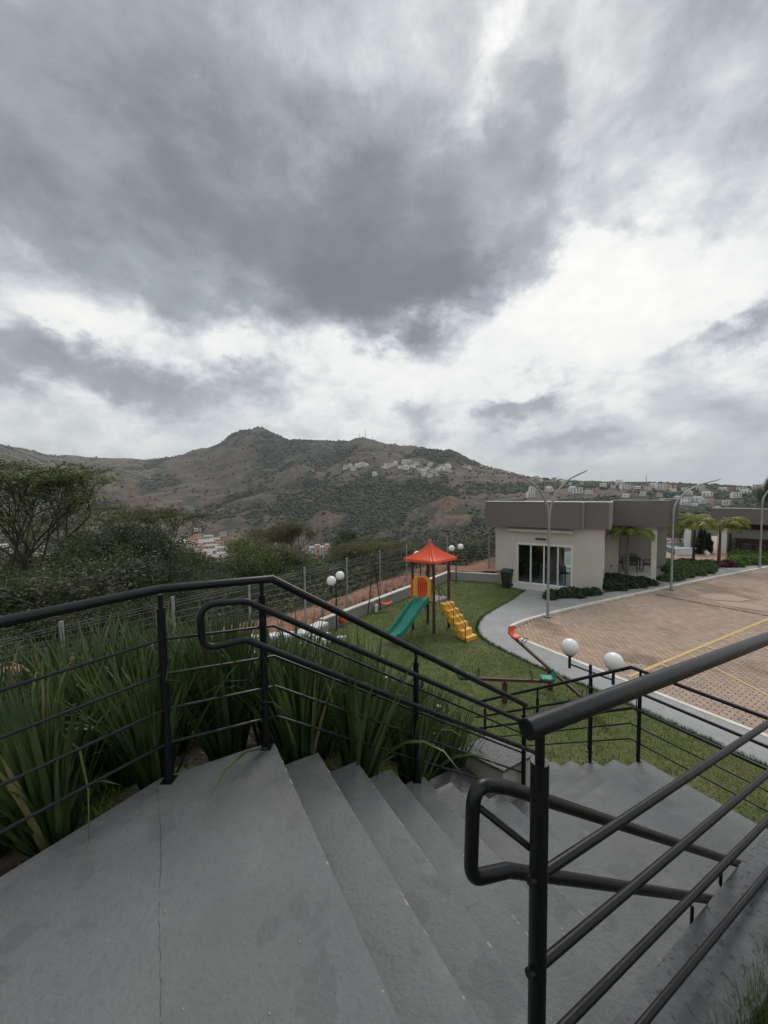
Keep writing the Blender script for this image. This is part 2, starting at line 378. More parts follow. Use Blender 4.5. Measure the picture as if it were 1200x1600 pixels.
# value noise on the plane
_perm = np.random.RandomState(3).rand(256, 256)
def vnoise(x, y):
    xi = np.floor(x).astype(int); yi = np.floor(y).astype(int); fx = x - xi; fy = y - yi
    fx = fx * fx * (3 - 2 * fx); fy = fy * fy * (3 - 2 * fy)
    g = lambda a, b: _perm[a & 255, b & 255]
    return (g(xi, yi) * (1 - fx) + g(xi + 1, yi) * fx) * (1 - fy) + (g(xi, yi + 1) * (1 - fx) + g(xi + 1, yi + 1) * fx) * fy
def fbm(x, y, s, o=5, gain=.5):
    t = 0; a = 1; n = 0
    for i in range(o):
        t = t + a * vnoise(x / s + 17.3 * i, y / s + 5.1 * i); n += a; a *= gain; s *= .5
    return t / n
def ridged(x, y, s, o=4):
    t = 0; a = 1; n = 0
    for i in range(o):
        t = t + a * (1 - np.abs(2 * vnoise(x / s + 7.7 * i, y / s + 31.1 * i) - 1)); n += a; a *= .5; s *= .5
    return t / n
# ------------------------------------------------------------------ the land
TERRAIN = [
 (-44.89, [(400, -50.9), (650, -55.0), (1000, -34.2), (1500, 52.0), (2100, 215.8), (3500, 217.2)]),
 (-39.7, [(400, -55.4), (650, -61.3), (1000, -32.8), (1250, 5.7), (1500, 15.5), (2300, 176.2), (3500, 185.5)]),
 (-35.52, [(400, -57.8), (650, -61.5), (900, -10.1), (1050, -38.2), (1200, 12.5), (1450, 90.2), (1600, 79.7), (2300, 183.4), (3500, 191.9)]),
 (-30.86, [(400, -61.8), (650, -66.0), (880, 3.4), (1000, -25.3), (1150, 16.1), (1400, 46.3), (2000, 154.8), (3500, 197.8)]),
 (-24.92, [(400, -63.2), (600, -69.7), (800, -21.8), (900, -55.1), (1150, 9.8), (1400, 73.9), (1750, 182.7), (3500, 177.3)]),
 (-20.05, [(380, -65.6), (600, -68.4), (800, 3.8), (930, -42.9), (1050, 19.8), (1350, 114.1), (1650, 245.2), (3000, 154.5)]),
 (-17.49, [(380, -66.9), (600, -69.9), (780, 10.8), (920, -29.1), (1020, 28.7), (1250, 106.9), (1600, 258.0), (3000, 155.1)]),
 (-11.24, [(380, -71.5), (560, -72.4), (740, 9.6), (860, -12.1), (960, 42.2), (1080, 81.8), (1500, 203.4), (3000, 130.9)]),
 (-6.59, [(360, -68.8), (520, -77.1), (650, -32.4), (800, 25.0), (1000, 54.7), (1450, 188.3), (3000, 104.8)]),
 (-2.71, [(360, -69.5), (500, -70.6), (650, -22.3), (800, 31.1), (1000, 78.8), (1350, 188.7), (3000, 102.9)]),
 (1.0, [(340, -65.7), (480, -59.9), (620, -26.8), (780, 23.4), (950, 66.6), (1300, 161.9), (3000, 100.6)]),
 (5.74, [(330, -62.0), (450, -37.2), (530, -13.8), (610, -31.8), (720, 18.8), (870, 46.0), (1200, 142.1), (3000, 82.3)]),
 (9.49, [(330, -58.9), (430, -38.8), (510, -2.4), (590, -21.0), (680, 10.7), (850, 44.1), (1100, 107.4), (1400, 148.9), (3000, 79.2)]),
 (13.15, [(320, -51.1), (430, -31.6), (520, -11.3), (600, -31.4), (690, 2.4), (850, 38.8), (1050, 63.6), (1500, 122.4), (3000, 56.6)]),
 (16.71, [(300, -42.1), (420, -30.5), (560, -15.4), (700, 1.8), (850, 28.2), (1050, 43.6), (1500, 76.7), (3000, 53.4)]),
 (20.14, [(280, -33.9), (400, -26.5), (520, -14.0), (650, -1.4), (850, 23.1), (1050, 33.9), (1400, 30.4), (3000, 31.5)]),
 (26.56, [(250, -22.8), (350, -19.7), (480, -12.4), (620, -2.7), (800, 14.1), (950, 18.7), (1400, 2.3), (3000, -0.9)]),
 (33.68, [(230, -17.5), (330, -16.3), (450, -14.0), (580, -3.5), (740, 8.5), (850, 11.4), (1400, -3.8), (3000, -5.5)]),
 (39.79, [(230, -16.2), (330, -16.9), (450, -16.2), (580, -7.4), (740, 1.4), (850, 5.3), (1400, -12.4), (3000, -1.7)]),
 (44.98, [(230, -13.4), (330, -14.0), (450, -12.5), (580, -7.3), (740, -1.1), (850, 2.0), (1400, -13.1), (3000, -12.6)]),
]
T_AZ = np.array([t[0] for t in TERRAIN])
_rg = np.geomspace(60, 9000, 420)
_prof = []
for a, pts in TERRAIN:
    xs = [60, 150] + [p[0] for p in pts] + [5200, 9000]
    far_ = -20 if a > 10 else 60
    zs = [-9, -24 if a < 18 else -15] + [p[1] for p in pts] + [far_, far_ - 40]
    z = np.interp(_rg, xs, zs)
    k = np.ones(9) / 9; zp = np.pad(z, 4, mode='edge'); z2 = np.convolve(zp, k, 'valid')
    _prof.append(.7 * z + .3 * z2)
_prof = np.array(_prof)
COMP = [(-10.1, 2.7), (-6.84, 7.28), (-1.484, 14.84), (3.62, 22.0), (5.95, 21.2), (10.3, 27.6), (17, 36), (32, 46), (70, 52), (90, -40), (-30, -40), (-16, -6)]
def poly_dist(x, y, poly):
    d = np.full(x.shape, 1e9)
    n = len(poly)
    for i in range(n):
        ax, ay = poly[i]; bx, by = poly[(i + 1) % n]
        ex, ey = bx - ax, by - ay; t = np.clip(((x - ax) * ex + (y - ay) * ey) / (ex * ex + ey * ey), 0, 1)
        d = np.minimum(d, np.hypot(x - ax - t * ex, y - ay - t * ey))
    return d
def polar(az, r):
    """height of the far land from azimuth (degrees) and distance"""
    a = np.clip(az, T_AZ[0], T_AZ[-1]); i = np.clip(np.searchsorted(T_AZ, a) - 1, 0, len(T_AZ) - 2)
    t = (a - T_AZ[i]) / (T_AZ[i + 1] - T_AZ[i]); t = t * t * (3 - 2 * t) * .5 + t * .5
    f = np.interp(np.log(np.clip(r, 60, 9000)), np.log(_rg), np.arange(len(_rg)))
    j = np.clip(f.astype(int), 0, len(_rg) - 2); g = f - j
    z0 = _prof[i, j] * (1 - g) + _prof[i, j + 1] * g; z1 = _prof[i + 1, j] * (1 - g) + _prof[i + 1, j + 1] * g
    return z0 * (1 - t) + z1 * t
def land_z(x, y):
    x = np.atleast_1d(np.asarray(x, float)); y = np.atleast_1d(np.asarray(y, float))
    r = np.hypot(x, y); az = np.degrees(np.arctan2(x, y))
    ins = inside(np.stack([x, y], 1), COMP); d = np.where(ins, 0, poly_dist(x, y, COMP))
    uu = x * math.sin(TH) + y * math.cos(TH)
    left = np.clip((-x - 2.5) / 4.5, 0, 1)          # the boundary strip climbs to the left
    near = .30 + .95 * left * np.exp(-d / 12) - .30 * np.maximum(0, d - 1.2) ** .97 + (fbm(x, y, 6, 4) - .5) * np.minimum(d * .35, 1.6)
    near = np.where(ins, -.45, near)
    w = np.clip((r - 90) / 130, 0, 1); w = w * w * (3 - 2 * w)
    far = polar(az, r)
    amp = np.clip((r - 200) / 900, 0, 1)
    far = far + amp * ((fbm(x, y, 190, 6) - .5) * 38 - (ridged(x, y, 260, 5) - .55) * 62 * np.where(r > 1250, .6, 1)) * np.where(az > 16, .35, 1)
    return near * (1 - w) + far * w
def site(az, el, rmin=140, rmax=2600):
    """the point of the land that lies at this azimuth and elevation (degrees) from the top landing"""
    rr = np.geomspace(rmin, rmax, 900); a = R_(az)
    x = rr * math.sin(a); y = rr * math.cos(a); z = land_z(x, y); e = np.degrees(np.arctan2(z - 5.0, rr))
    k = np.argmax(e >= el)
    if e[k] < el: k = int(np.argmax(e))
    return float(x[k]), float(y[k]), float(z[k])
# polar grid mesh
A = np.radians(np.linspace(-78, 78, 760)); RR = np.concatenate([np.linspace(3, 60, 130)[:-1], np.geomspace(60, 9000, 420)])
aa, rr = np.meshgrid(A, RR, indexing='ij'); X = (rr * np.sin(aa)).ravel(); Y = (rr * np.cos(aa)).ravel()
Z = land_z(X, Y)
na, nr = aa.shape; idx = np.arange(na * nr).reshape(na, nr)
faces = np.stack([idx[:-1, :-1].ravel(), idx[1:, :-1].ravel(), idx[1:, 1:].ravel(), idx[:-1, 1:].ravel()], 1)[:, ::-1]
def forest(x, y):
    """how wooded the land is, 0..1, and what grows between"""
    r = np.hypot(x, y); az = np.degrees(np.arctan2(x, y)); n = fbm(x, y, 130, 6); n2 = fbm(x + 900, y, 45, 5)
    g = lambda a0, r0, sa, sr: np.exp(-((az - a0) / sa) ** 2 - ((r - r0) / sr) ** 2)
    f = .32 + 1.25 * g(-13, 1700, 13, 420) + 1.1 * g(-0.5, 680, 4.2, 120) + .9 * g(3.5, 640, 3.5, 60) + .5 * g(6, 1000, 3, 100) + .5 * g(-22, 700, 9, 130) + .35 * g(-33, 1750, 6, 250) + .75 * g(-1, 1150, 7, 160) * .6
    f = f + .55 * (az > 15) * np.exp(-((r - 650) / 420) ** 2) + .45 * g(8, 1120, 4, 100) - .35 * g(-13, 800, 6, 160) - .3 * g(9, 520, 3.5, 90) - .4 * g(-36, 2100, 8, 300) - .3 * g(3, 1230, 5, 90)
    f = f + .6 * (r < 330)
    f = f + (ridged(x, y, 260, 5) - .62) * 2.4 * (r > 250)  # woods favour the gullies; their dark tone also stands in for relief shading
    return np.clip(f + (n - .5) * 1.9 + (n2 - .5) * .9, 0, 1), n, n2
fo, n_, n2_ = forest(X, Y)
azd = np.degrees(aa.ravel()); rd = rr.ravel()
c_scrub = np.array([.125, .088, .068]); c_dark = np.array([.026, .034, .019]); c_tan = np.array([.17, .14, .088]); c_green = np.array([.10, .125, .04]); c_red = np.array([.25, .13, .08])
def lerp(a, b, t): return a + (b - a) * t[:, None]
colr = np.tile(c_scrub, (len(X), 1))
grass = np.clip((fbm(X + 300, Y, 160, 5) - .50) * 5, 0, 1)
colr = lerp(colr, c_tan * .8, grass * .55)
colr = lerp(colr, c_tan, np.clip(1.3 * np.exp(-((azd + 37) / 9) ** 2 - ((rd - 1900) / 600) ** 2), 0, .75))
colr = lerp(colr, c_tan, .9 * np.exp(-((azd + 35.5) / 1.8) ** 2 - ((rd - 1400) / 130) ** 2))
colr = lerp(colr, c_green, .85 * np.exp(-((azd - 9.2) / 1.6) ** 2 - ((rd - 600) / 60) ** 2))
colr = lerp(colr, c_tan * .9, .6 * np.exp(-((azd - 8.5) / 4) ** 2 - ((rd - 480) / 70) ** 2))
terr = (np.sin(rd / 5.2 + 3 * fbm(X, Y, 60, 3)) > .55) * np.exp(-((azd - 8) / 3.2) ** 2 - ((rd - 480) / 45) ** 2)
colr = lerp(colr, c_red, .75 * terr)
colr = lerp(colr, c_green * .8, .5 * np.exp(-((azd + 16) / 3) ** 2 - ((rd - 1150) / 150) ** 2))
colr = lerp(colr, c_dark, np.clip((fo - .42) * 4, 0, 1))
pk = np.exp(-((azd + 13) / 15) ** 2) * np.clip((rd - 1020) / 350, 0, 1) * np.clip(.6 + (fbm(X, Y, 240, 4) - .42) * 4, 0, 1); colr = lerp(colr, np.array([.034, .043, .032]), .92 * pk)
near_g = np.clip((260 - rd) / 120, 0, 1); colr = lerp(colr, np.array([.045, .05, .025]), near_g * .8)
soilm = np.clip((2.6 - poly_dist(X, Y, COMP)) / .8, 0, 1) * (rd < 45); colr = lerp(colr, c_red * 1.1, soilm)
land = from_np('hillside_ground', np.stack([X, Y, Z], 1), faces, M['hill'], smooth=True, col=colr, kind='structure')
# a big low plain so that the world does not end beside or behind the viewer
bt = MB(); bt.lathe([(8900, -158), (1, -158.2)], 48); bt.build('valley_floor', M['hill'], kind='structure')

# ------------------------------------------------------------------ trees
def leaf_cloud(cent, per, sig, size, tone, flat=1.0, up=.3):
    """rhombic leaf sprays round each centre -> vertex, face and tone arrays"""
    n = len(cent) * per
    c = np.repeat(np.asarray(cent), per, 0) + np.random.randn(n, 3) * np.array([sig, sig, sig * flat])
    a = np.random.randn(n, 3); a[:, 2] *= .6; a /= np.linalg.norm(a, axis=1)[:, None]
    b = np.random.randn(n, 3); b[:, 2] = b[:, 2] * .5 + up; b = np.cross(a, b); b /= np.linalg.norm(b, axis=1)[:, None] + 1e-9
    s = size * np.random.uniform(.6, 1.3, (n, 1))
    v = np.stack([c - a * s, c + b * s * .42, c + a * s, c - b * s * .42], 1).reshape(-1, 3)
    f = np.arange(n * 4).reshape(-1, 4)
    t = np.repeat(np.asarray(tone)[None] * np.random.uniform(.6, 1.45, (len(cent), 1)), per, 0) * np.random.uniform(.75, 1.3, (n, 1))
    return v, f, np.repeat(t, 4, 0)
def grow(h, spread, lev, tips, mb, p, d, r, ln, rs_, flat=.5, split=3):
    """recursive limbs; collects tips"""
    pts = [p]; q = Vector(p); dd = Vector(d)
    for i in range(3):
        dd = (dd + Vector((rs_.uniform(-1, 1), rs_.uniform(-1, 1), rs_.uniform(-.6, .8))) * .18).normalized()
        q = q + dd * ln / 3; pts.append(q.copy())
    mb.tube(pts, [r, r * .88, r * .76, r * .62], 6 if lev > 1 else 4, cap=False)
    if lev == 0: tips.append(tuple(q)); tips.append(tuple(pts[2])); return
    for i in range(split):
        an = rs_.uniform(0, 6.28); v = Vector((math.cos(an), math.sin(an), rs_.uniform(-flat, flat * 1.2) + .25)) * spread
        grow(h, spread, lev - 1, tips, mb, q, (dd + v).normalized(), r * .6, ln * rs_.uniform(.62, .85), rs_, flat, split)
def make_tree(name, H, rad, tone, mleaf, mbark, levels=3, split=3, per=26, size=.11, sig=.3, flat=.6, base=.25, seed=1, parts=True, trunk_r=.12, spread=.9, stems=1, fl=.5, low=False):
    rs_ = random.Random(seed); tips = []; mb = MB()
    for s_ in range(stems):
        o = Vector((rs_.uniform(-.2, .2) * (stems > 1), rs_.uniform(-.2, .2) * (stems > 1), -.4))
        grow(H, spread, levels, tips, mb, o, (rs_.uniform(-.25, .25), rs_.uniform(-.25, .25), 1), trunk_r, H * base + .4, rs_, fl, split)
    T = np.array(tips); c = T.mean(0)
    # fit the crown to the wanted radius and height
    ext = np.percentile(np.abs(T[:, :2] - c[:2]), 95) ; k = rad / max(ext, .01)
    zt = np.percentile(T[:, 2], 98); kz = H / zt
    mb.v = [((x - c[0]) * k, (y - c[1]) * k, z * kz) for x, y, z in mb.v]; T = np.stack([(T[:, 0] - c[0]) * k, (T[:, 1] - c[1]) * k, T[:, 2] * kz], 1)
    if low:      # shrubs are leafy down to the ground
        ex = np.random.RandomState(seed).randn(len(T) // 2, 3) * np.array([rad * .5, rad * .5, H * .22]) + np.array([0, 0, H * .38]); T = np.concatenate([T, ex])
    root = empty(name)
    mb.build('trunk', mbark, root, smooth=True)
    v, f, t = leaf_cloud(T, per, sig, size, tone, flat)
    from_np('crown', v, f, mleaf, parent=root, col=t)
    return root
TR = {
 'dense': [make_tree('leafy_tree', 6, 2.2, (.068, .092, .032), M['leaf_tone'], M['bark_dark'], 3, 4, 60, .085, .36, .7, .3, 3, spread=1.0, low=True),
           make_tree('leafy_tree', 6, 2.2, (.054, .078, .032), M['leaf_tone'], M['bark_dark'], 3, 4, 60, .085, .36, .7, .28, 8, spread=1.1, low=True)],
 'bright': [make_tree('light_green_tree', 6, 2.2, (.095, .125, .03), M['leaf_tone'], M['bark'], 3, 4, 52, .085, .34, .7, .3, 5, spread=1.0, low=True)],
 'olive': [make_tree('olive_green_tree', 6, 2.4, (.105, .10, .045), M['leaf_tone'], M['bark'], 3, 4, 44, .09, .38, .6, .3, 12, spread=1.0, low=True)],
 'thin': [make_tree('sparse_tree', 6, 2.0, (.07, .08, .035), M['leaf_tone'], M['bark'], 3, 4, 10, .10, .34, .8, .32, 21, spread=.9, trunk_r=.09)],
 'bare': [make_tree('leafless_shrub', 3, 1.2, (.10, .085, .06), M['leaf_tone'], M['bark'], 3, 4, 2, .07, .3, .8, .2, 31, spread=1.2, trunk_r=.04, stems=3)],
}
used = set()
def plant_tree(kind, x, y, ztop, rad, label, group=None, cat='tree', i=0):
    z0 = float(land_z(x, y)[0]); src = TR[kind][i % len(TR[kind])]
    if src.name in used: o = copy_tree(src)
    else: o = src; used.add(src.name)
    H0, r0 = {'dense': (6, 2.2), 'bright': (6, 2.2), 'olive': (6, 2.4), 'thin': (6, 2.0), 'bare': (3, 1.2)}[kind]
    h = max(1.2, ztop - z0); o.location = (x, y, z0); o.scale = (rad / r0 * 1.05, rad / r0 * 1.05, h / H0)
    o.rotation_euler[2] = random.uniform(0, 6.28)
    for k in ('label', 'group', 'category'):
        if k in o: del o[k]
    return prop(o, label, cat, group)

# the big acacia at the left
random.seed(5); np.random.seed(5)
ac = empty('acacia_tree', (-15.9, 17.0, float(land_z(-15.3, 17.0)[0])), label='tall spreading tree with dark forked limbs and thin feathery crown at the left edge', category='tree')
az0 = ac.location.z; rsA = random.Random(4); tk = MB(); tipsA = []
def limb(mb, p, d, r, ln, lev, H):
    pts = [Vector(p)]; dd = Vector(d).normalized(); q = Vector(p)
    for i in range(4):
        dd = (dd + Vector((rsA.uniform(-1, 1), rsA.uniform(-1, 1), rsA.uniform(-.5, .9))) * .16).normalized()
        if q.z > H * .86: dd.z *= .3; dd.normalize()
        q = q + dd * ln / 4; pts.append(q.copy())
    mb.tube(pts, [r * (1 - .1 * i) for i in range(5)], 7 if lev > 2 else 4, cap=False)
    if lev <= 2: tipsA.extend(tuple(p_) for p_ in pts[2:])
    if lev == 0: return
    for i in range(3 if lev > 1 else 4):
        an = rsA.uniform(0, 6.28); o = Vector((math.cos(an), math.sin(an), rsA.uniform(-.05, .5))) * .85
        limb(mb, q if i < 2 else pts[3], dd + o, r * .62, ln * rsA.uniform(.62, .86), lev - 1, H)
HA = 6.35 - az0
for o, d in (((0, 0, -.5), (-.05, .05, 1)), ((.35, .1, -.5), (.12, 0, 1)), ((.9, -.1, -.5), (.2, -.1, 1))):
    limb(tk, o, d, .13, HA * .42, 4, HA)
TA = np.array(tipsA); sx = 2.6 / np.percentile(np.abs(TA[:, 0] - TA[:, 0].mean()), 96)
TA[:, 0] = (TA[:, 0] - TA[:, 0].mean()) * sx; TA[:, 1] = (TA[:, 1] - TA[:, 1].mean()) * sx; zz = HA / np.percentile(TA[:, 2], 99); TA[:, 2] *= zz
m0 = np.array(tipsA)[:, :2].mean(0); tk.v = [((x - m0[0] * min(1, z / 3)) * (1 + (sx - 1) * min(1, max(0, z) / 3)), (y - m0[1] * min(1, z / 3)) * (1 + (sx - 1) * min(1, max(0, z) / 3)), z * zz) for x, y, z in tk.v]
tk.build('trunk', M['bark_dark'], ac, smooth=True)
v, f, t = leaf_cloud(TA[TA[:, 2] > HA * .25], 13, .25, .072, (.095, .115, .038), .34, .8)
from_np('crown', v, f, M['leaf_olive'], parent=ac, col=t)
print('acacia leaves', len(f))
# the lower umbrella tree behind it
um = empty('umbrella_tree', (-19.7, 30, float(land_z(-19.7, 30)[0])), label='low wide feathery tree crown spreading out behind the dark bushes', category='tree')
hu = 4.1 - um.location.z; tipsA = []; rsA = random.Random(9); tk = MB()
for o, d in (((0, 0, -.5), (-.25, .05, 1)), ((.3, .1, -.5), (.25, 0, 1))): limb(tk, o, d, .12, hu * .5, 4, hu)
TA = np.array(tipsA); m0 = TA[:, :2].mean(0); sx = 5.2 / np.percentile(np.abs(TA[:, 0] - m0[0]), 96)
tr2 = lambda x, y, z: ((x - m0[0] * min(1, z / 3)) * (1 + (sx - 1) * min(1, max(0, z) / 3)), (y - m0[1] * min(1, z / 3)) * (1 + (sx - 1) * min(1, max(0, z) / 3)), z)
tk.v = [tr2(*p) for p in tk.v]; TA = np.array([tr2(*p) for p in TA])
tk.build('trunk', M['bark_dark'], um, smooth=True)
v, f, t = leaf_cloud(TA[TA[:, 2] > hu * .5], 16, .32, .085, (.095, .105, .036), .25, .8)
from_np('crown', v, f, M['leaf_olive'], parent=um, col=t)

NEAR_TREES = [
 ('dense', -11.7, 15.5, 3.0, 1.6, 'dark bushy tree rising right behind the fence beside the forked trunk'),
 ('dense', -11.4, 17.5, 3.4, 1.9, 'highest dark bushy tree in the thicket behind the left railing'),
 ('dense', -9.9, 17, 3.0, 1.3, 'dark bushy tree at the right end of the thicket, nearest the red roofs'),
 ('dense', -9.6, 13.5, 2.5, 1.6, 'low dark bush behind the fence between the left post and the thicket'),
 ('dense', -8.4, 14.6, 2.1, 1.3, 'low dark bush just above the left railing beside its bend'),
 ('dense', -7.3, 15.9, 1.5, .9, 'small dark bush at the foot of the thicket beside the light green tree'),
 ('dense', -12.9, 14.5, 1.7, 1.2, 'dark bush in front of the forked trunk at the left edge'),
 ('thin', -17.0, 20, 1.6, 1.6, 'sparse bushy tree half hidden behind the forked trunk'),
 ('thin', -25.3, 26, 1.8, 1.7, 'sparse tree far left beyond the tall spreading tree'),
 ('bright', -7.6, 22, 2.0, 1.7, 'light green rounded tree above the bend of the left railing'),
 ('bright', -6.4, 24, 1.2, 1.4, 'smaller light green tree right of the rounded one, above the bend'),
 ('bright', -8.2, 21, .9, .8, 'small light green bush left of the rounded light green tree'),
 ('olive', -14.6, 60, -0.4, 2.9, 'yellowish olive tree crown rising against the brown slope'),
 ('olive', -18.5, 64, -1.8, 4.1, 'olive tree crown just left of the tallest yellowish one'),
 ('dense', -2.4, 34, 0.2, 2.2, 'green tree with pale blossom standing right of the salmon apartment block'),
 ('bright', -4.9, 29, -.9, 1.4, 'light green tree below the salmon apartment block'),
 ('thin', -0.1, 31, -0.1, 2.0, 'sparse tree behind the fence left of the play tower'),
 ('dense', -1.2, 25, 0.2, 1.1, 'dark shrub behind the fence left of the swing frame'),
 ('dense', 2.8, 42, -1.5, 2.4, 'dark tree on the slope left of the play tower roof'),
 ('thin', 4.8, 38, -1.3, 1.9, 'sparse tree on the slope directly behind the play tower roof'),
 ('dense', 8.7, 44, -1.4, 2.3, 'dark tree on the slope behind the far twin globe lamp'),
 ('olive', 11.7, 46, -1.4, 2.3, 'olive tree on the slope beside the left wall of the beige hall'),
 ('thin', 7.9, 29, -0.1, 1.1, 'sparse shrub behind the fence corner next to the hall'),
 ('dense', 6.3, 28, -0.4, .9, 'dark shrub behind the fence between far globe lamp and hall'),
 ('dense', .9, 24.5, 0.0, .9, 'dark shrub behind the fence above the swing bar'),
 ('bright', 2.5, 28, -0.4, 1.0, 'light green shrub seen between the posts of the play tower'),
 ('thin', 4.7, 28, -0.5, .9, 'sparse shrub right of the play tower roof'),
 ('dense', -4.6, 22, 0.6, .9, 'dark shrub behind the fence left of the near twin globe lamp'),
 ('dense', -5.0, 18, 1.0, .8, 'dark shrub behind the fence under the bend of the left railing'),
 ('thin', -2.6, 20, 0.7, .7, 'sparse shrub behind the fence above the near twin globe lamp'),
 ('dense', -5.3, 15, 1.5, .7, 'dark shrub hard against the fence left of the bend'),
 ('dense', -8.1, 80, -3.9, 2.9, 'dark tree far down the slope above the salmon block'),
 ('olive', -1.2, 70, -4.1, 2.6, 'olive tree far down the slope left of the terraces'),
 ('bright', .9, 60, -3.6, 2.0, 'light green tree far down the slope left of the terraces'),
 ('dense', 12.5, 75, -5.3, 2.5, 'dark tree far down the slope left of the beige hall'),
 ('dense', -35.4, 45, 0.3, 3.0, 'dark tree behind the crown of the low wide tree'),
 ('dense', -36.3, 40, -0.3, 2.7, 'dark tree behind the left part of the tall crown'),
 ('dense', 26.3, 34, 1.2, .8, 'dark shrub beyond the patio right of the beige hall'),
 ('thin', 24.8, 33, 1.0, .7, 'sparse shrub beyond the patio beside the spa pool'),
 ('dense', 54.8, 55, 5.6, .55, 'tall dark tree above the pavilion roof at the right edge'),
 ('thin', 68.6, 70, 4.4, .8, 'dark round tree on the skyline right of the middle lamp'),
]
for i, (k, x, y, zt, r, lb) in enumerate(NEAR_TREES): plant_tree(k, x, y, zt, r, lb, i=i)
# loose bushes down the slope behind the fence: alike, so they share a label
random.seed(21); nn = 0
while nn < 120:
    az_ = random.uniform(-50, 17); r_ = random.choice([random.uniform(9, 26), random.uniform(24, 60), random.uniform(45, 110)])
    x, y = r_ * math.sin(R_(az_)), r_ * math.cos(R_(az_))
    P2 = np.array([[x, y]])
    if inside(P2, COMP)[0] or poly_dist(P2[:, 0], P2[:, 1], COMP)[0] < 1.7: continue
    z0 = float(land_z(x, y)[0]); k = random.choice(['dense', 'dense', 'bare', 'thin', 'olive', 'dense', 'bright']) if az_ > -22 or r_ > 30 else random.choice(['dense', 'dense', 'thin'])
    cap_ = 5 + r_ * math.tan(R_(-12.5 if -30 < az_ < -20 else (-10.8 if -13 < az_ < -6 else -8.2)))
    h = min(random.uniform(1.2, 2.6) * (1 + r_ / 45), cap_ - z0)
    if h < .7: continue
    far_ = r_ > 34
    nm = {'dense': 'dark leafy', 'bare': 'leafless brown', 'thin': 'sparse', 'olive': 'olive', 'bright': 'light green'}[k]
    lb = '%s bush %s' % (nm, 'scattered far down the slope below the fence' if far_ else 'growing on the steep bank just behind the wire fence')
    plant_tree(k, x, y, z0 + h, min(h * .55, 2.4), lb, group=lb, cat='bush', i=nn); nn += 1
# undergrowth carpet behind the fence
rs = np.random.RandomState(5); nU = 90000
ua = rs.uniform(-62, 20, nU); ur = np.exp(rs.uniform(math.log(7.5), math.log(240), nU)); ux = ur * np.sin(np.radians(ua)); uy = ur * np.cos(np.radians(ua))
ok = ~inside(np.stack([ux, uy], 1), COMP) & (poly_dist(ux, uy, COMP) > 2.0); ux, uy, ur = ux[ok], uy[ok], ur[ok]
cl_ = fbm(ux, uy, 5, 4); ok = rs.rand(len(ux)) < np.clip((cl_ - .34) * 4, .1, 1); ux, uy, ur, cl_ = ux[ok], uy[ok], ur[ok], cl_[ok]
uz = land_z(ux, uy) + np.abs(rs.randn(len(ux))) * .02 * ur ** .8 + .1
tn = np.where((rs.rand(len(ux)) < .25)[:, None], np.array([.12, .105, .06]), np.array([.058, .08, .03]))
cen = np.stack([ux, uy, uz], 1); per = 5
n = len(cen) * per; c = np.repeat(cen, per, 0) + rs.randn(n, 3) * (np.repeat(ur, per)[:, None] * .012 + .06)
a = rs.randn(n, 3); a /= np.linalg.norm(a, axis=1)[:, None]; b = np.cross(a, rs.randn(n, 3)); b /= np.linalg.norm(b, axis=1)[:, None]
s_ = (np.repeat(ur, per)[:, None] * .0038 + .012) * rs.uniform(.6, 1.5, (n, 1))
v = np.stack([c - a * s_, c + b * s_ * .5, c + a * s_, c - b * s_ * .5], 1).reshape(-1, 3)
tt = np.repeat(np.repeat(tn * rs.uniform(.6, 1.4, (len(cen), 1)), per, 0), 4, 0)
from_np('undergrowth', v, np.arange(n * 4).reshape(-1, 4), M['bush_far'], col=tt, kind='stuff', label='tangled green and brown undergrowth covering the bank behind the fence', category='undergrowth')

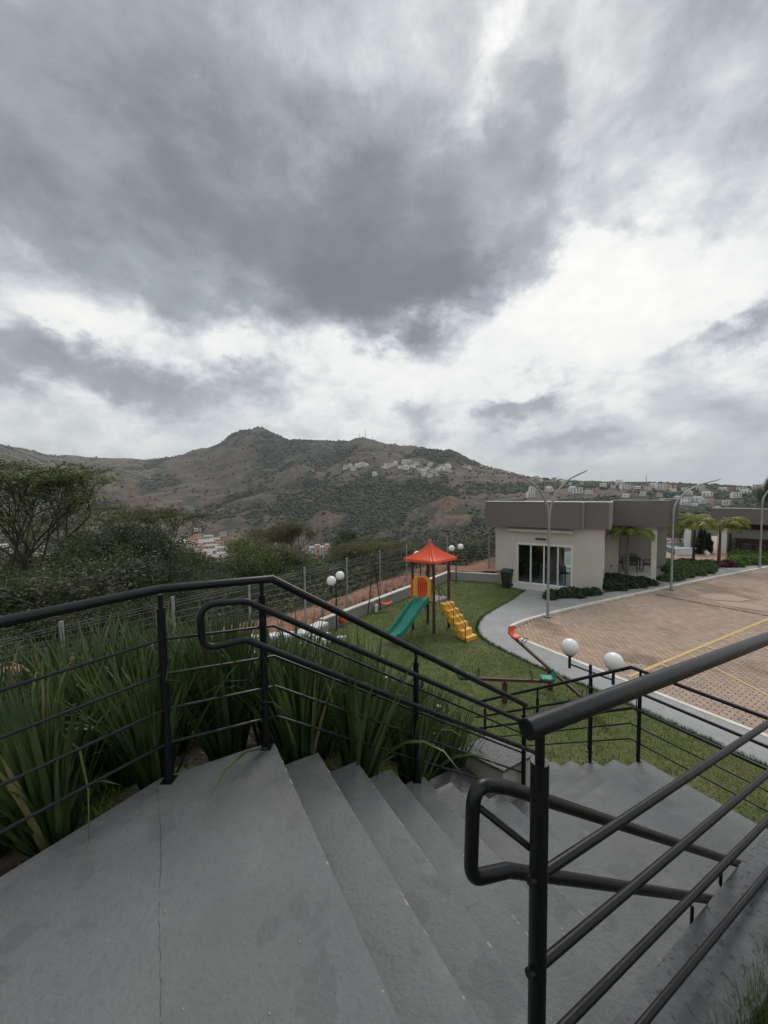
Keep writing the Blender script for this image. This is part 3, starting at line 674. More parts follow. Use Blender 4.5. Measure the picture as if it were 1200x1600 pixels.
# ------------------------------------------------------------------ houses on the hills and in the valley
SITES = {
 'upper': [(-5.51, 3.03), (-4.85, 3.3), (-4.38, 2.83), (-3.81, 3.29), (-3.14, 3.38), (-2.48, 3.38)],
 'mid': [(-0.02, 3.07), (0.65, 3.15), (1.22, 3.33), (1.79, 3.61), (2.45, 3.13), (3.12, 3.78), (3.69, 3.86), (3.31, 2.93), (4.35, 3.19), (4.92, 3.46), (5.29, 2.71), (5.85, 2.32), (6.51, 2.87), (6.89, 3.34), (7.45, 2.3), (8.01, 2.57), (8.57, 3.02), (9.22, 2.54), (9.77, 2.35), (-1.27, 2.04), (5.94, 1.85), (6.88, 1.65), (7.91, 1.82), (9.49, 3.0)],
 'ridge': [(11.88, 2.95), (12.52, 2.75), (14.22, 3.08), (14.94, 2.88), (15.64, 2.86), (17.83, 2.26), (18.69, 1.97), (19.45, 1.86), (20.29, 1.75), (21.05, 1.02), (21.63, 1.19), (22.2, 0.82), (23.9, 0.88), (24.93, 0.51), (25.86, 0.32), (26.4, 0.74), (27.24, 0.3), (27.83, 0.54)],
 'pair': [(21.23, -0.58), (23.27, -0.59), (20.91, -1.37), (26.19, -0.62), (26.8, -0.88)],
 'town': [(29.67, 0.01), (30.24, 0.17), (30.82, -0.25), (31.51, 0.15), (32.07, -0.42), (32.61, -0.27), (33.42, -0.36), (33.88, -0.36), (34.47, -0.52), (35.11, -0.22), (35.75, -0.46), (36.37, -0.39), (36.99, -0.7), (36.86, -0.39), (38.07, -0.63), (38.43, -1.08), (39.52, -0.57), (39.7, -0.93), (41.45, -0.65), (41.98, -0.65), (42.92, -0.73), (43.29, -1.01), (44.17, -0.6), (44.52, -0.74), (32.16, -1.39), (33.04, -1.31), (38.4, -1.83), (39.27, -1.89), (39.73, -2.11), (40.4, -2.02), (38.99, -2.34), (40.95, -2.16), (41.76, -2.22), (38.11, -2.28), (34.03, -1.23), (35.64, -1.31), (37.5, -1.61), (28.74, -0.64), (28.08, -0.97), (40.1, -1.3), (42.53, -1.43)],
 'valley': [(-26.96, -6.38), (-26.37, -6.85), (-25.76, -7.23), (-25.04, -7.03), (-24.43, -7.76), (-23.64, -7.91), (-22.93, -6.2), (-26.0, -5.33), (-24.8, -9.03), (-23.67, -8.95), (-24.18, -9.6), (-25.4, -8.12), (-15.39, -9.15), (-14.41, -9.57), (-14.06, -10.14), (-13.33, -10.0), (-12.41, -9.86), (-11.66, -9.53), (-16.36, -9.01), (-23.16, -8.12), (-26.76, -6.99), (-25.96, -6.45), (-25.35, -6.92), (-24.73, -7.13), (-23.92, -6.84), (-23.37, -7.4), (-26.55, -7.68), (-25.87, -8.08), (-25.18, -8.65), (-24.62, -8.44), (-23.82, -8.42), (-25.59, -9.13), (-26.2, -8.74), (-23.36, -9.41), (-24.86, -6.43), (-15.11, -8.71), (-13.77, -9.24), (-12.76, -9.29)],
 'vtown': [(-37.1, -6.64), (-36.47, -6.4), (-35.53, -6.64), (-34.56, -6.66), (-33.59, -7.07), (-32.59, -7.48), (-31.18, -7.13), (-30.13, -7.55), (-29.02, -7.23), (-28.05, -7.06), (-29.42, -7.94), (-40.08, -7.28), (-39.51, -7.2), (-40.33, -7.69), (-38.94, -7.56), (-38.32, -6.96), (-40.87, -6.31), (-42.23, -6.3), (-43.27, -6.32), (-44.28, -6.47), (-41.74, -7.22), (-37.55, -7.13), (-31.92, -8.03), (-33.96, -7.82), (-44.99, -5.84)],
}
def house_proto(name, wm, rm, w, d, st, style):
    root = empty(name); h = 2.9 * st
    b = MB(); b.box(-w / 2, w / 2, -d / 2, d / 2, -3.5, h)
    if style == 'terrace': b.box(-w / 2 - 1.4, -w / 2, -d / 2 + .5, d / 2 - 1, -3.5, h * .5)
    if style == 'setback': b.box(-w / 2 + 1.5, w / 2 - 3, -d / 2 + 1.6, d / 2, h, h + 2.5)
    b.build('wall', wm, root)
    r = MB()
    if style == 'gable':
        r.add([(-w / 2 - .5, -d / 2 - .5, h), (w / 2 + .5, -d / 2 - .5, h), (w / 2 + .5, d / 2 + .5, h), (-w / 2 - .5, d / 2 + .5, h), (-w / 2 - .5, 0, h + d * .22), (w / 2 + .5, 0, h + d * .22)],
              [(0, 1, 5, 4), (2, 3, 4, 5), (0, 4, 3), (1, 2, 5), (3, 2, 1, 0)])
    elif style == 'hip':
        r.add([(-w / 2 - .6, -d / 2 - .6, h), (w / 2 + .6, -d / 2 - .6, h), (w / 2 + .6, d / 2 + .6, h), (-w / 2 - .6, d / 2 + .6, h), (-w / 4, 0, h + d * .2), (w / 4, 0, h + d * .2)],
              [(0, 1, 5, 4), (2, 3, 4, 5), (0, 4, 3), (1, 2, 5), (3, 2, 1, 0)])
    else:
        r.box(-w / 2 - .35, w / 2 + .35, -d / 2 - .7, d / 2 + .2, h, h + .35) if style != 'setback' else r.box(-w / 2 + 1.2, w / 2 - 2.7, -d / 2 + 1.2, d / 2, h + 2.5, h + 2.8)
    r.build('roof', rm, root)
    for s_ in range(st):
        nw = max(2, int(w / 3.4))
        for i in range(nw):
            x = -w / 2 + (i + .5) * w / nw; ww = .75 if (i + s_) % 3 else 1.15
            k = MB(); k.box(x - ww, x + ww, -d / 2 - .06, -d / 2 + .1, s_ * 2.9 + .8, s_ * 2.9 + 2.2); k.build('window', M['pane'], root)
        if style in ('slab', 'terrace', 'setback'):
            k = MB(); k.box(-w / 2 + .3, w / 2 - .3, -d / 2 - 1.1, -d / 2 - .07, s_ * 2.9 - .12, s_ * 2.9 + .15); k.box(-w / 2 + .3, w / 2 - .3, -d / 2 - 1.1, -d / 2 - 1.0, s_ * 2.9 + .15, s_ * 2.9 + .75); k.build('balcony', wm, root)
    for sx_ in (-1, 1):
        k = MB(); k.box(sx_ * (w / 2 + .03) - .05, sx_ * (w / 2 + .03) + .05, -1, 1, .9, 2.1)
        k.build('window', M['pane'], root)
    return root
HP = {
 'white flat-roofed house': [house_proto('hillside_house', M['house_white'], M['house_white'], 11, 8, 2, 'slab'), house_proto('hillside_house', M['house_white'], M['roof_grey'], 13, 9, 2, 'setback')],
 'tall white house with stacked balconies': [house_proto('hillside_house', M['house_white'], M['house_white'], 12, 9, 3, 'terrace')],
 'white house with grey pitched roof': [house_proto('hillside_house', M['house_white'], M['roof_grey'], 10, 8, 1, 'gable')],
 'cream house with tiled hipped roof': [house_proto('hillside_house', M['house_cream'], M['roof_red'], 11, 8, 2, 'hip')],
 'small house with red gabled roof': [house_proto('hillside_house', M['house_cream'], M['roof_red'], 9, 7, 1, 'gable')],
 'salmon house with flat roof': [house_proto('hillside_house', M['house_pink'], M['roof_grey'], 11, 8, 2, 'slab')],
 'low pale shed with wide grey roof': [house_proto('hillside_house', M['house_cream'], M['roof_grey'], 15, 9, 1, 'gable')],
}
random.seed(3)
WHERE = {'upper': 'in the row furthest left high on the hill', 'mid': 'in the cluster across the middle of the hill', 'ridge': 'strung along the falling ridge', 'pair': 'on the wooded slope just above the hall roof',
         'town': 'in the suburb on the skyline right of the hall', 'valley': 'among the roofs in the valley bottom', 'vtown': 'in the valley town behind the thicket'}
MIX = {'upper': ['white flat-roofed house', 'tall white house with stacked balconies'], 'mid': ['white flat-roofed house', 'white flat-roofed house', 'tall white house with stacked balconies', 'white house with grey pitched roof'],
       'ridge': ['white flat-roofed house', 'white house with grey pitched roof', 'cream house with tiled hipped roof'], 'pair': ['tall white house with stacked balconies', 'white flat-roofed house'],
       'town': ['white flat-roofed house', 'white flat-roofed house', 'tall white house with stacked balconies', 'cream house with tiled hipped roof', 'white house with grey pitched roof', 'salmon house with flat roof'],
       'valley': ['white house with grey pitched roof', 'small house with red gabled roof', 'low pale shed with wide grey roof', 'cream house with tiled hipped roof', 'low pale shed with wide grey roof'],
       'vtown': ['white house with grey pitched roof', 'low pale shed with wide grey roof', 'white flat-roofed house']}
SC = {'upper': .62, 'mid': .58, 'ridge': .62, 'pair': .78, 'town': .62, 'valley': .62, 'vtown': .55}
usedh = set(); HOUSES = []
for kk, ls in SITES.items():
    for i, (a, e) in enumerate(ls):
        x, y, z = site(a, e); r = math.hypot(x, y); kn = MIX[kk][(i * 7 + len(kk)) % len(MIX[kk])]; src = HP[kn][i % len(HP[kn])]
        o = copy_tree(src) if src.name in usedh else src; usedh.add(src.name)
        s_ = SC[kk] * random.uniform(.85, 1.2) * min(1.25, max(.55, r / 900 + .15))
        if kk in ('valley', 'vtown'): s_ = random.uniform(.75, 1.05)
        if kk in ('town',): s_ = r / 900 * random.uniform(.8, 1.15)
        if kk in ('mid', 'upper'): s_ = r / 1000 * random.uniform(.85, 1.2)
        if kk == 'pair': s_ = r / 900 * 1.25
        o.location = (x, y, z + .8); o.scale = (s_ * random.uniform(.9, 1.15), s_, s_); o.rotation_euler[2] = R_(-a + random.uniform(-28, 28))
        lb = '%s %s' % (kn, WHERE[kk])
        for q in ('label', 'group', 'category'):
            if q in o: del o[q]
        prop(o, lb, 'house', lb); HOUSES.append((x, y))
# hillside woodland, a mass nobody could count
ico = bmesh.new(); bmesh.ops.create_icosphere(ico, subdivisions=1, radius=1)
IV = np.array([v.co[:] for v in ico.verts]); IF = np.array([[v.index for v in f.verts] for f in ico.faces]); ico.free()
def blobs(name, x, y, z, s, col, m, **k):
    n = len(x); j = 1 + (np.random.rand(n, len(IV), 1) - .5) * .7
    ang = np.random.rand(n) * 6.28; ca, sa = np.cos(ang)[:, None], np.sin(ang)[:, None]
    v = IV[None] * j; vx = v[..., 0] * ca - v[..., 1] * sa; vy = v[..., 0] * sa + v[..., 1] * ca
    V3 = np.stack([vx * s[:, None] + x[:, None], vy * s[:, None] + y[:, None], v[..., 2] * s[:, None] * .85 + z[:, None] + s[:, None] * .45], -1).reshape(-1, 3)
    FF = (IF[None] + (np.arange(n) * len(IV))[:, None, None]).reshape(-1, 3)
    return from_np(name, V3, FF, m, col=np.repeat(col, len(IV), 0), **k)
rs = np.random.RandomState(11)
nB = 150000; baz = rs.uniform(-60, 60, nB); br = np.exp(rs.uniform(math.log(230), math.log(2400), nB))
bx = br * np.sin(np.radians(baz)); by = br * np.cos(np.radians(baz)); bf, bn, bn2 = forest(bx, by)
keep = rs.rand(nB) < np.clip((bf - .40) * 1.5, .025, .85) * np.clip(br / 700, .35, 1)
bx, by, br, bf = bx[keep], by[keep], br[keep], bf[keep]; bz = land_z(bx, by); nb = len(bx)
bs = rs.uniform(1.3, 3.6, nb) * np.clip(br / 800, .65, 1.2)
kind = rs.rand(nb) < .30 + .5 * (bf < .4)
ax_, ay_, _ = site(-9.62, -10.2); HOUSES += [(ax_ + k * 6, ay_ + j * 8) for k in (-2, -1, 0, 1, 2) for j in (-2, -1, 0)]; hxy = np.array(HOUSES); hr_ = np.hypot(hxy[:, 0], hxy[:, 1]); ha_ = np.arctan2(hxy[:, 0], hxy[:, 1]); ba_ = np.arctan2(bx, by)
clear = np.ones(nb, bool)
for a_, r_ in zip(ha_, hr_): clear &= ~((np.abs(ba_ - a_) * r_ < 7) & (br < r_ + 10) & (br > r_ - 45))
bx, by, br, bf, bz, bs, kind = bx[clear], by[clear], br[clear], bf[clear], bz[clear], bs[clear], kind[clear]; nb = len(bx)
bc = np.where(kind[:, None], np.array([.095, .078, .066]), np.array([.042, .054, .030])) * rs.uniform(.75, 1.3, (nb, 1)) * rs.uniform(.9, 1.1, (nb, 3))
blobs('hillside_woodland', bx, by, bz, bs, bc, M['bush_far'], kind='stuff', label='dark green and grey leafless woodland scattered over the far hills', category='woodland')

# salmon apartment block in the valley
x, y, z = site(-9.62, -10.2); ab = empty('apartment_block', (x, y, z), R_(14), label='salmon and white apartment block with banded floors and two roof towers in the valley', category='apartment block')
sc = math.hypot(x, y) / 420
w, d, st = 22 * sc, 12 * sc, 5; fh = 2.75 * sc
MB().box(-w / 2, w / 2, -d / 2, d / 2, -4, fh * st).build('wall', M['house_white'], ab)
for s_ in range(st):
    k = MB(); k.box(-w / 2 - .1, w / 2 + .1, -d / 2 - .12, -d / 2 - .02, s_ * fh, s_ * fh + fh * .34); k.build('balcony_band', M['house_pink'], ab)
    for i in range(8):
        xx = -w / 2 + (i + .5) * w / 8; k = MB(); k.box(xx - w * .035, xx + w * .035, -d / 2 - .1, -d / 2 + .05, s_ * fh + fh * .42, s_ * fh + fh * .85); k.build('window', M['pane'], ab)
for a_, b_ in ((-w * .25, -w * .02), (w * .25, w * .45)): MB().box(a_, b_, -d / 2 - .3, d * .1, -3, fh * st + fh * 1.1).build('stair_tower', M['house_pink'], ab)
MB().box(-w / 2 - .2, w / 2 + .2, -d / 2 - .2, d / 2 + .2, fh * st, fh * st + .5).build('roof', M['roof_grey'], ab)
# lattice masts
def mast(name, az_, el_, h, label, red=False, rr_=None, wd=1.6):
    x, y, z = site(az_, el_) if rr_ is None else (rr_ * math.sin(R_(az_)), rr_ * math.cos(R_(az_)), float(land_z(rr_ * math.sin(R_(az_)), rr_ * math.cos(R_(az_)))[0]))
    root = empty(name, (x, y, z - 1), label=label, category='mast'); n = 8
    for k in range(n):
        z0, z1 = h * k / n, h * (k + 1) / n; w0, w1 = wd * (1 - .8 * k / n), wd * (1 - .8 * (k + 1) / n); mb = MB()
        for i in range(4):
            a, b = i * math.pi / 2 + .4, (i + 1) * math.pi / 2 + .4
            p = lambda w_, an, zz_: (w_ * math.cos(an), w_ * math.sin(an), zz_)
            mb.tube([p(w0, a, z0), p(w1, a, z1)], .14, 4); mb.tube([p(w0, a, z0), p(w1, b, z1)], .09, 4); mb.tube([p(w1, a, z1), p(w1, b, z1)], .09, 4)
        mb.build('mast_section', M['mast_red'] if red and k % 2 == 0 else (M['white'] if red else M['galv']), root)
    MB().tube([(0, 0, h), (0, 0, h * 1.15)], .12, 4).build('antenna', M['galv'], root)
mast('lattice_mast', -2.61, 7.2, 32, 'tallest lattice mast on the hilltop behind the play tower', rr_=1350)
mast('lattice_mast', -3.5, 7.2, 15, 'short lattice mast just left of the tallest one on the hilltop', rr_=1340)
mast('lattice_mast', -1.6, 7.2, 17, 'short lattice mast just right of the tallest one on the hilltop', rr_=1340)
mast('lattice_mast', 10.79, 5.3, 16, 'thin lattice mast on the ridge right of the hilltop masts', rr_=1090)
mast('striped_mast', -32.84, 1.13, 38, 'red and white striped mast on the slope above the thicket', True, wd=2.6)
mast('lattice_mast', 34.3, .55, 16, 'thin lattice mast on the skyline above the hall roof', rr_=840)
# ------------------------------------------------------------------ the compound: lawn, bank, pavement, yard
PAV_OUT = [(6.78, 18.37), (5.64, 16.8), (4.39, 15.41), (3.62, 14.4), (3.27, 13.5), (3.16, 12.65), (3.50, 11.75), (3.9, 11.01), (4.44, 10.12), (4.885, 9.55), (5.41, 8.83), (5.98, 7.86), (6.35, 7.20), (7.0, 6.15), (8.9, 3.1), (11.6, -1.3)]
KERB = [(46, 33.4), (23.44, 23.23), (20.3, 21.85), (16.58, 20.1), (12.06, 17.89), (7.97, 15.86), (5.75, 14.62), (4.85, 14.02), (4.42, 13.55), (4.25, 13.05), (4.35, 12.5), (4.78, 11.8), (5.25, 11.0), (5.83, 10.05), (6.33, 9.22), (6.97, 8.16), (7.59, 7.2), (9.6, 3.9), (13.2, -2)]
def smooth_line(p, it=2):
    for _ in range(it):
        q = [p[0]]
        for a, b in zip(p[:-1], p[1:]): q += [(a[0] * .75 + b[0] * .25, a[1] * .75 + b[1] * .25), (a[0] * .25 + b[0] * .75, a[1] * .25 + b[1] * .75)]
        p = q + [p[-1]]
    return p
PO = smooth_line(PAV_OUT); KB = smooth_line(KERB)
LAWN = [(-10, 2.2), (-6.2, 6.7), (-3.9, 10.0), (-2.55, 12.45), (-1.05, 14.72), (1.27, 17.72), (3.6, 20.75), (5.9, 20.1), (6.9, 19.3)] + PO + [(11.6, -8), (-10, -8)]
poly_sheet('lawn', LAWN, 0.0, M['lawn'], kind='structure')
for cx_, cy_, rw in ((.05, 11.95, .42), (.1, 15.45, .34), (2.9, 12.3, .30)):
    poly_sheet('worn_earth', [(cx_ + rw * (1 + .25 * math.sin(3 * a + cx_)) * math.cos(a), cy_ + rw * .8 * (1 + .2 * math.sin(5 * a)) * math.sin(a)) for a in [i * math.pi / 12 for i in range(24)]], .004, M['worn'], kind='structure')
poly_slab('pavement', PO[::-1] + [(5.6, 20.6), (12, 28), (24, 36), (46, 40)] + KB, -.10, .012, M['pavement'], kind='structure')
poly_sheet('yard_ground', KB + [(60, -2), (70, 30)], -.075, M['joint'], kind='structure')
kb = MB()
def offset(line, d):
    out = []
    for i, p in enumerate(line):
        a = line[max(0, i - 1)]; b = line[min(len(line) - 1, i + 1)]; tx, ty = b[0] - a[0], b[1] - a[1]; n = math.hypot(tx, ty); out.append((p[0] - ty / n * d, p[1] + tx / n * d))
    return out
KI = offset(KB, .12)
for a, b, c, d in zip(KB[:-1], KB[1:], KI[1:], KI[:-1]): kb.hexa([(a[0], a[1], -.11), (b[0], b[1], -.11), (c[0], c[1], -.11), (d[0], d[1], -.11), (a[0], a[1], .022), (b[0], b[1], .022), (c[0], c[1], .022), (d[0], d[1], .022)])
kb.build('kerb', M['kerb'], kind='structure')
# clay bricks of the yard, laid in running bond along the near kerb
bu = np.array([.53, -.848]); bu /= np.linalg.norm(bu); bn_ = np.array([bu[1] * -1, bu[0]])   # along, across
pitch = .205; wid = .105; org = np.array([4.4, 12.4]); bl = []
road_poly = KI + [(60, -2), (70, 30)]
for j in range(0, 260):
    for i in range(-90, 150):
        c = org + bu * ((i + (j % 2) * .5) * pitch) + bn_ * (j * wid + .16)
        bl.append(c)
bl = np.array(bl); ok = inside(bl, road_poly)
for s_ in ((.1, 0), (-.1, 0), (0, .05), (0, -.05)): ok &= inside(bl + bu * s_[0] + bn_ * s_[1], road_poly)
az_b = np.degrees(np.arctan2(bl[:, 0], bl[:, 1])); dist = np.hypot(bl[:, 0], bl[:, 1]); ok &= (az_b < 52) & (dist < 33)
bl, dist, az_b = bl[ok], dist[ok], az_b[ok]; vis = np.where(az_b < 46.0, dist, dist + 50)
order = np.argsort(vis); bl = bl[order]
rs = np.random.RandomState(2)
hl, hw = .097, .0465; ang_b = math.atan2(bu[1], bu[0])
yard = bpy.data.objects['yard_ground']
bm1 = MB(); bm1.hexa([(-hl, -hw, -.045), (hl, -hw, -.045), (hl, hw, -.045), (-hl, hw, -.045), (-hl + .004, -hw + .004, 0), (hl - .004, -hw + .004, 0), (hl - .004, hw - .004, 0), (-hl + .004, hw - .004, 0)])
b0 = bm1.build('brick', M['brick'], yard)
for k in range(300):
    o = b0 if k == 0 else copy_mesh_obj(b0, yard)
    o.location = (bl[k][0], bl[k][1], -.034 + rs.uniform(-.0025, .0025)); o.rotation_euler[2] = ang_b + rs.uniform(-.02, .02)
rest = bl[300:]; n = len(rest); print('bricks', n)
ca, sa = bu; th_ = rs.uniform(-.02, .02, n)
loc = np.array([(-hl, -hw), (hl, -hw), (hl, hw), (-hl, hw)]); loc2 = loc * (1 - .004 / np.array([hl, hw]))
zt = -.034 + rs.uniform(-.003, .003, n); V_ = []
for L_, zz_ in ((loc, None), (loc2, zt)):
    x = L_[None, :, 0] * ca - L_[None, :, 1] * sa + rest[:, None, 0]; y = L_[None, :, 0] * sa + L_[None, :, 1] * ca + rest[:, None, 1]
    z = np.full((n, 4), -.079) if zz_ is None else np.repeat(zz_[:, None], 4, 1); V_.append(np.stack([x, y, z], -1))
V_ = np.concatenate(V_, 1).reshape(-1, 3); q = np.array([(4, 5, 6, 7), (0, 1, 5, 4), (1, 2, 6, 5), (2, 3, 7, 6), (3, 0, 4, 7)])
F_ = (q[None] + (np.arange(n) * 8)[:, None, None]).reshape(-1, 4)
pn = fbm(rest[:, 0], rest[:, 1], 4, 4); pn2 = fbm(rest[:, 0] + 50, rest[:, 1], 1.3, 3)
warm = np.clip((pn - .42) * 5, 0, 1)[:, None] * np.clip((17 - dist[order][300:]) / 6, .15, 1)[:, None]
toneb = np.array([.44, .335, .265]) * (1 - warm) + np.array([.52, .355, .245]) * warm
toneb = toneb * (1 - .35 * np.clip((pn2 - .55) * 5, 0, 1)[:, None]) * rs.uniform(.86, 1.14, (n, 1))
from_np('brick_field', V_, F_, M['bricks'], parent=yard, col=np.repeat(toneb, 8, 0), kind='stuff')
# painted lines, patches, drain
def strip(name, a, b, w, z, m, parent=None, nseg=1):
    a, b = np.array(a), np.array(b); t = (b - a) / np.linalg.norm(b - a); nn_ = np.array([-t[1], t[0]]) * w / 2
    return poly_sheet(name, [tuple(a + nn_), tuple(a - nn_), tuple(b - nn_), tuple(b + nn_)], z, m, parent)
yl = empty('parking_lines', (0, 0, 0), label='yellow painted bay lines crossing the brick yard', category='parking lines')
strip('line', (6.42, 9.88), (17.5, 15.80), .105, -.025, M['yellow_line'], yl)
for a, b in (((9.06, 11.2), (9.16, 7.4)), ((11.62, 12.6), (11.84, 9.3)), ((14.1, 13.95), (14.3, 11.0))): strip('line', a, b, .07, -.026, M['yellow_line'], yl)
for i in range(5):
    t_ = .12 + .2 * i; c = np.array([6.42, 9.88]) * (1 - t_) + np.array([17.5, 15.80]) * t_; strip('tick', c, c + np.array([.16, -.26]), .09, -.0255, M['yellow_line'], yl)
poly_sheet('concrete_patch', [(14.3, 17.4), (15.0, 17.5), (15.9, 17.3), (16.1, 16.6), (15.3, 16.3), (14.2, 16.7)], -.026, M['patch'], kind='structure')
poly_sheet('concrete_patch', [(14.2, 16.5), (15.5, 16.1), (15.9, 15.2), (15.1, 15.0), (14.2, 15.8)], -.0262, M['patch'], kind='structure')
poly_sheet('concrete_patch', [(10.0, 15.9), (10.6, 16.2), (10.9, 15.9), (10.3, 15.6)], -.026, M['patch'], kind='structure')
dr = empty('drain_channel', (0, 0, 0), label='dark slotted drain line across the brick yard', category='drain')
pa, pb = np.array([12.5, 17.5]), np.array([15.6, 13.2])
for i in range(9): strip('drain_cover', pa + (pb - pa) * (i / 9 + .004), pa + (pb - pa) * ((i + 1) / 9 - .006), .12, -.024, M['drain'], dr)

# planted bank beside the stairs
def bank_z(x, y):
    u = x * math.sin(TH) + y * math.cos(TH); v = x * math.cos(TH) - y * math.sin(TH)
    z = 3.16 - .60 * np.maximum(0, u - .45) - .24 * np.maximum(0, -v - 2.5) - .05 * np.maximum(0, -u)
    z = z + (fbm(x, y, .8, 3) - .5) * .12
    return np.maximum(-.12, z)
gu = np.linspace(-8, 8.5, 110); gv = np.linspace(-2.462, -13.5, 80); GU, GV = np.meshgrid(gu, gv, indexing='ij')
bx_ = GU * math.sin(TH) + GV * math.cos(TH); by_ = GU * math.cos(TH) - GV * math.sin(TH); bzz = bank_z(bx_, by_)
idx = np.arange(GU.size).reshape(GU.shape)
fc = np.stack([idx[:-1, :-1].ravel(), idx[:-1, 1:].ravel(), idx[1:, 1:].ravel(), idx[1:, :-1].ravel()], 1)
cx = bx_.ravel()[fc].mean(1); cy = by_.ravel()[fc].mean(1)
WALL_IN = [(-9.2, 2.0), (-5.85, 6.6), (-3.55, 10.2), (-2.3, 12.3), (-1.0, 14.7), (1.27, 17.7), (3, 19), (12, 5), (12, -12), (-16, -12)]
cu = cx * math.sin(TH) + cy * math.cos(TH); cv = cx * math.cos(TH) - cy * math.sin(TH)
ok = inside(np.stack([cx, cy], 1), WALL_IN) & (bzz.ravel()[fc].max(1) > -.1) & ~((cu > 2.9) & (cv > -5.6))
from_np('planted_bank', np.stack([bx_.ravel(), by_.ravel(), bzz.ravel()], 1), fc[ok], M['mulch'], smooth=True, kind='structure')

# red soil strip between the low wall and the fence
def fence_pt(s, t=0): return (-1.484 + .578 * s - .816 * t, 14.84 + .816 * s + .578 * t)
def soil_base(s): return .22 + .135 * max(0, -2.2 - s)
sv = []; sg = np.linspace(-12, 8.6, 130); tg = np.linspace(-.16, 3.2, 26)
for s in sg:
    for t in tg:
        x, y = fence_pt(s, t); z = soil_base(s) + .06 + (fbm(np.array([x]), np.array([y]), .9, 5)[0] - .5) * .34 + .16 * math.exp(-((t - .7) / .6) ** 2)
        z -= max(0, t - 1.3) * .55; sv.append((x, y, z))
idx = np.arange(len(sv)).reshape(len(sg), len(tg)); sf = np.stack([idx[:-1, :-1].ravel(), idx[1:, :-1].ravel(), idx[1:, 1:].ravel(), idx[:-1, 1:].ravel()], 1)
from_np('red_soil_strip', np.array(sv), sf, M['soil'], smooth=False, kind='structure')
sv = []; sg = np.linspace(0, 1, 24); tg = np.linspace(.1, 2.6, 16)
for s in sg:
    for t in tg:
        x = 3.3 + 2.9 * s + .28 * t; y = 20.80 - .75 * s + .96 * t; sv.append((x, y, .34 + .3 * s + (fbm(np.array([x]), np.array([y]), .8, 5)[0] - .5) * .35 - max(0, t - 1.3) * .5))
idx = np.arange(len(sv)).reshape(len(sg), len(tg)); sf = np.stack([idx[:-1, :-1].ravel(), idx[1:, :-1].ravel(), idx[1:, 1:].ravel(), idx[:-1, 1:].ravel()], 1)
from_np('red_soil_mound', np.array(sv), sf, M['soil'], kind='structure')

# low boundary wall with coping
lw = empty('boundary_wall', (0, 0, 0), label='low grey rendered wall with pale coping between lawn and red soil', category='wall')
def wall_seg(a, b, zt0, zt1, th=.16, zb=-.2, side=1):
    ax, ay = a; bx2, by2 = b; n = math.hypot(bx2 - ax, by2 - ay); nx, ny = -(by2 - ay) / n * side, (bx2 - ax) / n * side
    def ring(o0, o1, z0, z1, w0=0, w1=0): return [(ax + nx * o0, ay + ny * o0, z0), (bx2 + nx * o0, by2 + ny * o0, w0 if w0 is not None else z0), (bx2 + nx * o1, by2 + ny * o1, w0), (ax + nx * o1, ay + ny * o1, z0)]
    w = MB(); w.hexa([(ax, ay, zb), (bx2, by2, zb), (bx2 + nx * th, by2 + ny * th, zb), (ax + nx * th, ay + ny * th, zb), (ax, ay, zt0), (bx2, by2, zt1), (bx2 + nx * th, by2 + ny * th, zt1), (ax + nx * th, ay + ny * th, zt0)])
    c = MB(); o0, o1 = -.02, th + .02
    c.hexa([(ax + nx * o0, ay + ny * o0, zt0 + .003), (bx2 + nx * o0, by2 + ny * o0, zt1 + .003), (bx2 + nx * o1, by2 + ny * o1, zt1 + .003), (ax + nx * o1, ay + ny * o1, zt0 + .003),
            (ax + nx * o0, ay + ny * o0, zt0 + .04), (bx2 + nx * o0, by2 + ny * o0, zt1 + .04), (bx2 + nx * o1, by2 + ny * o1, zt1 + .04), (ax + nx * o1, ay + ny * o1, zt0 + .04)])
    return w, c
pA, pC, pE = (-2.2, 13.25), (3.6, 20.80), (5.98, 20.0)
nseg = 5
for i in range(nseg):
    a = (pA[0] + (pC[0] - pA[0]) * (i / nseg + .0008), pA[1] + (pC[1] - pA[1]) * (i / nseg + .0008)); b = (pA[0] + (pC[0] - pA[0]) * ((i + 1) / nseg - .0008), pA[1] + (pC[1] - pA[1]) * ((i + 1) / nseg - .0008))
    w, c = wall_seg(a, b, .42, .42); w.build('wall_panel', M['grey_render'], lw); c.build('coping', M['kerb'], lw)
w, c = wall_seg((3.62, 20.80), pE, .42, .42); w.build('wall_panel', M['grey_render'], lw); c.build('coping', M['kerb'], lw)
lr = empty('terrace_wall', (0, 0, 0), label='wide pale concrete coping wall stepping up behind the strap leaved plants', category='wall')
RW = [(-2.0, 13.1, .44), (-2.6, 11.95, .50), (-3.75, 10.3, 1.0), (-5.2, 8.0, 1.42), (-7.4, 4.6, 1.65)]
for a, b in zip(RW[:-1], RW[1:]):
    w, c = wall_seg(a[:2], b[:2], a[2] - .12, b[2] - .12, .34, -.3, side=-1); w.build('wall_panel', M['grey_render'], lr)
    MBc = c; MBc.v = [(x, y, z + (.05 if i > 3 else 0)) for i, (x, y, z) in enumerate(MBc.v)]; MBc.build('coping', M['white'], lr)
ch = empty('drainage_channel', (0, 0, 0), label='pale concrete drainage channel stepping along the foot of the coping wall', category='channel')
CH = [(-1.35, 12.3, .12), (-2.1, 11.1, .22), (-3.1, 9.6, .62), (-4.4, 7.6, 1.05), (-6.2, 4.9, 1.3)]
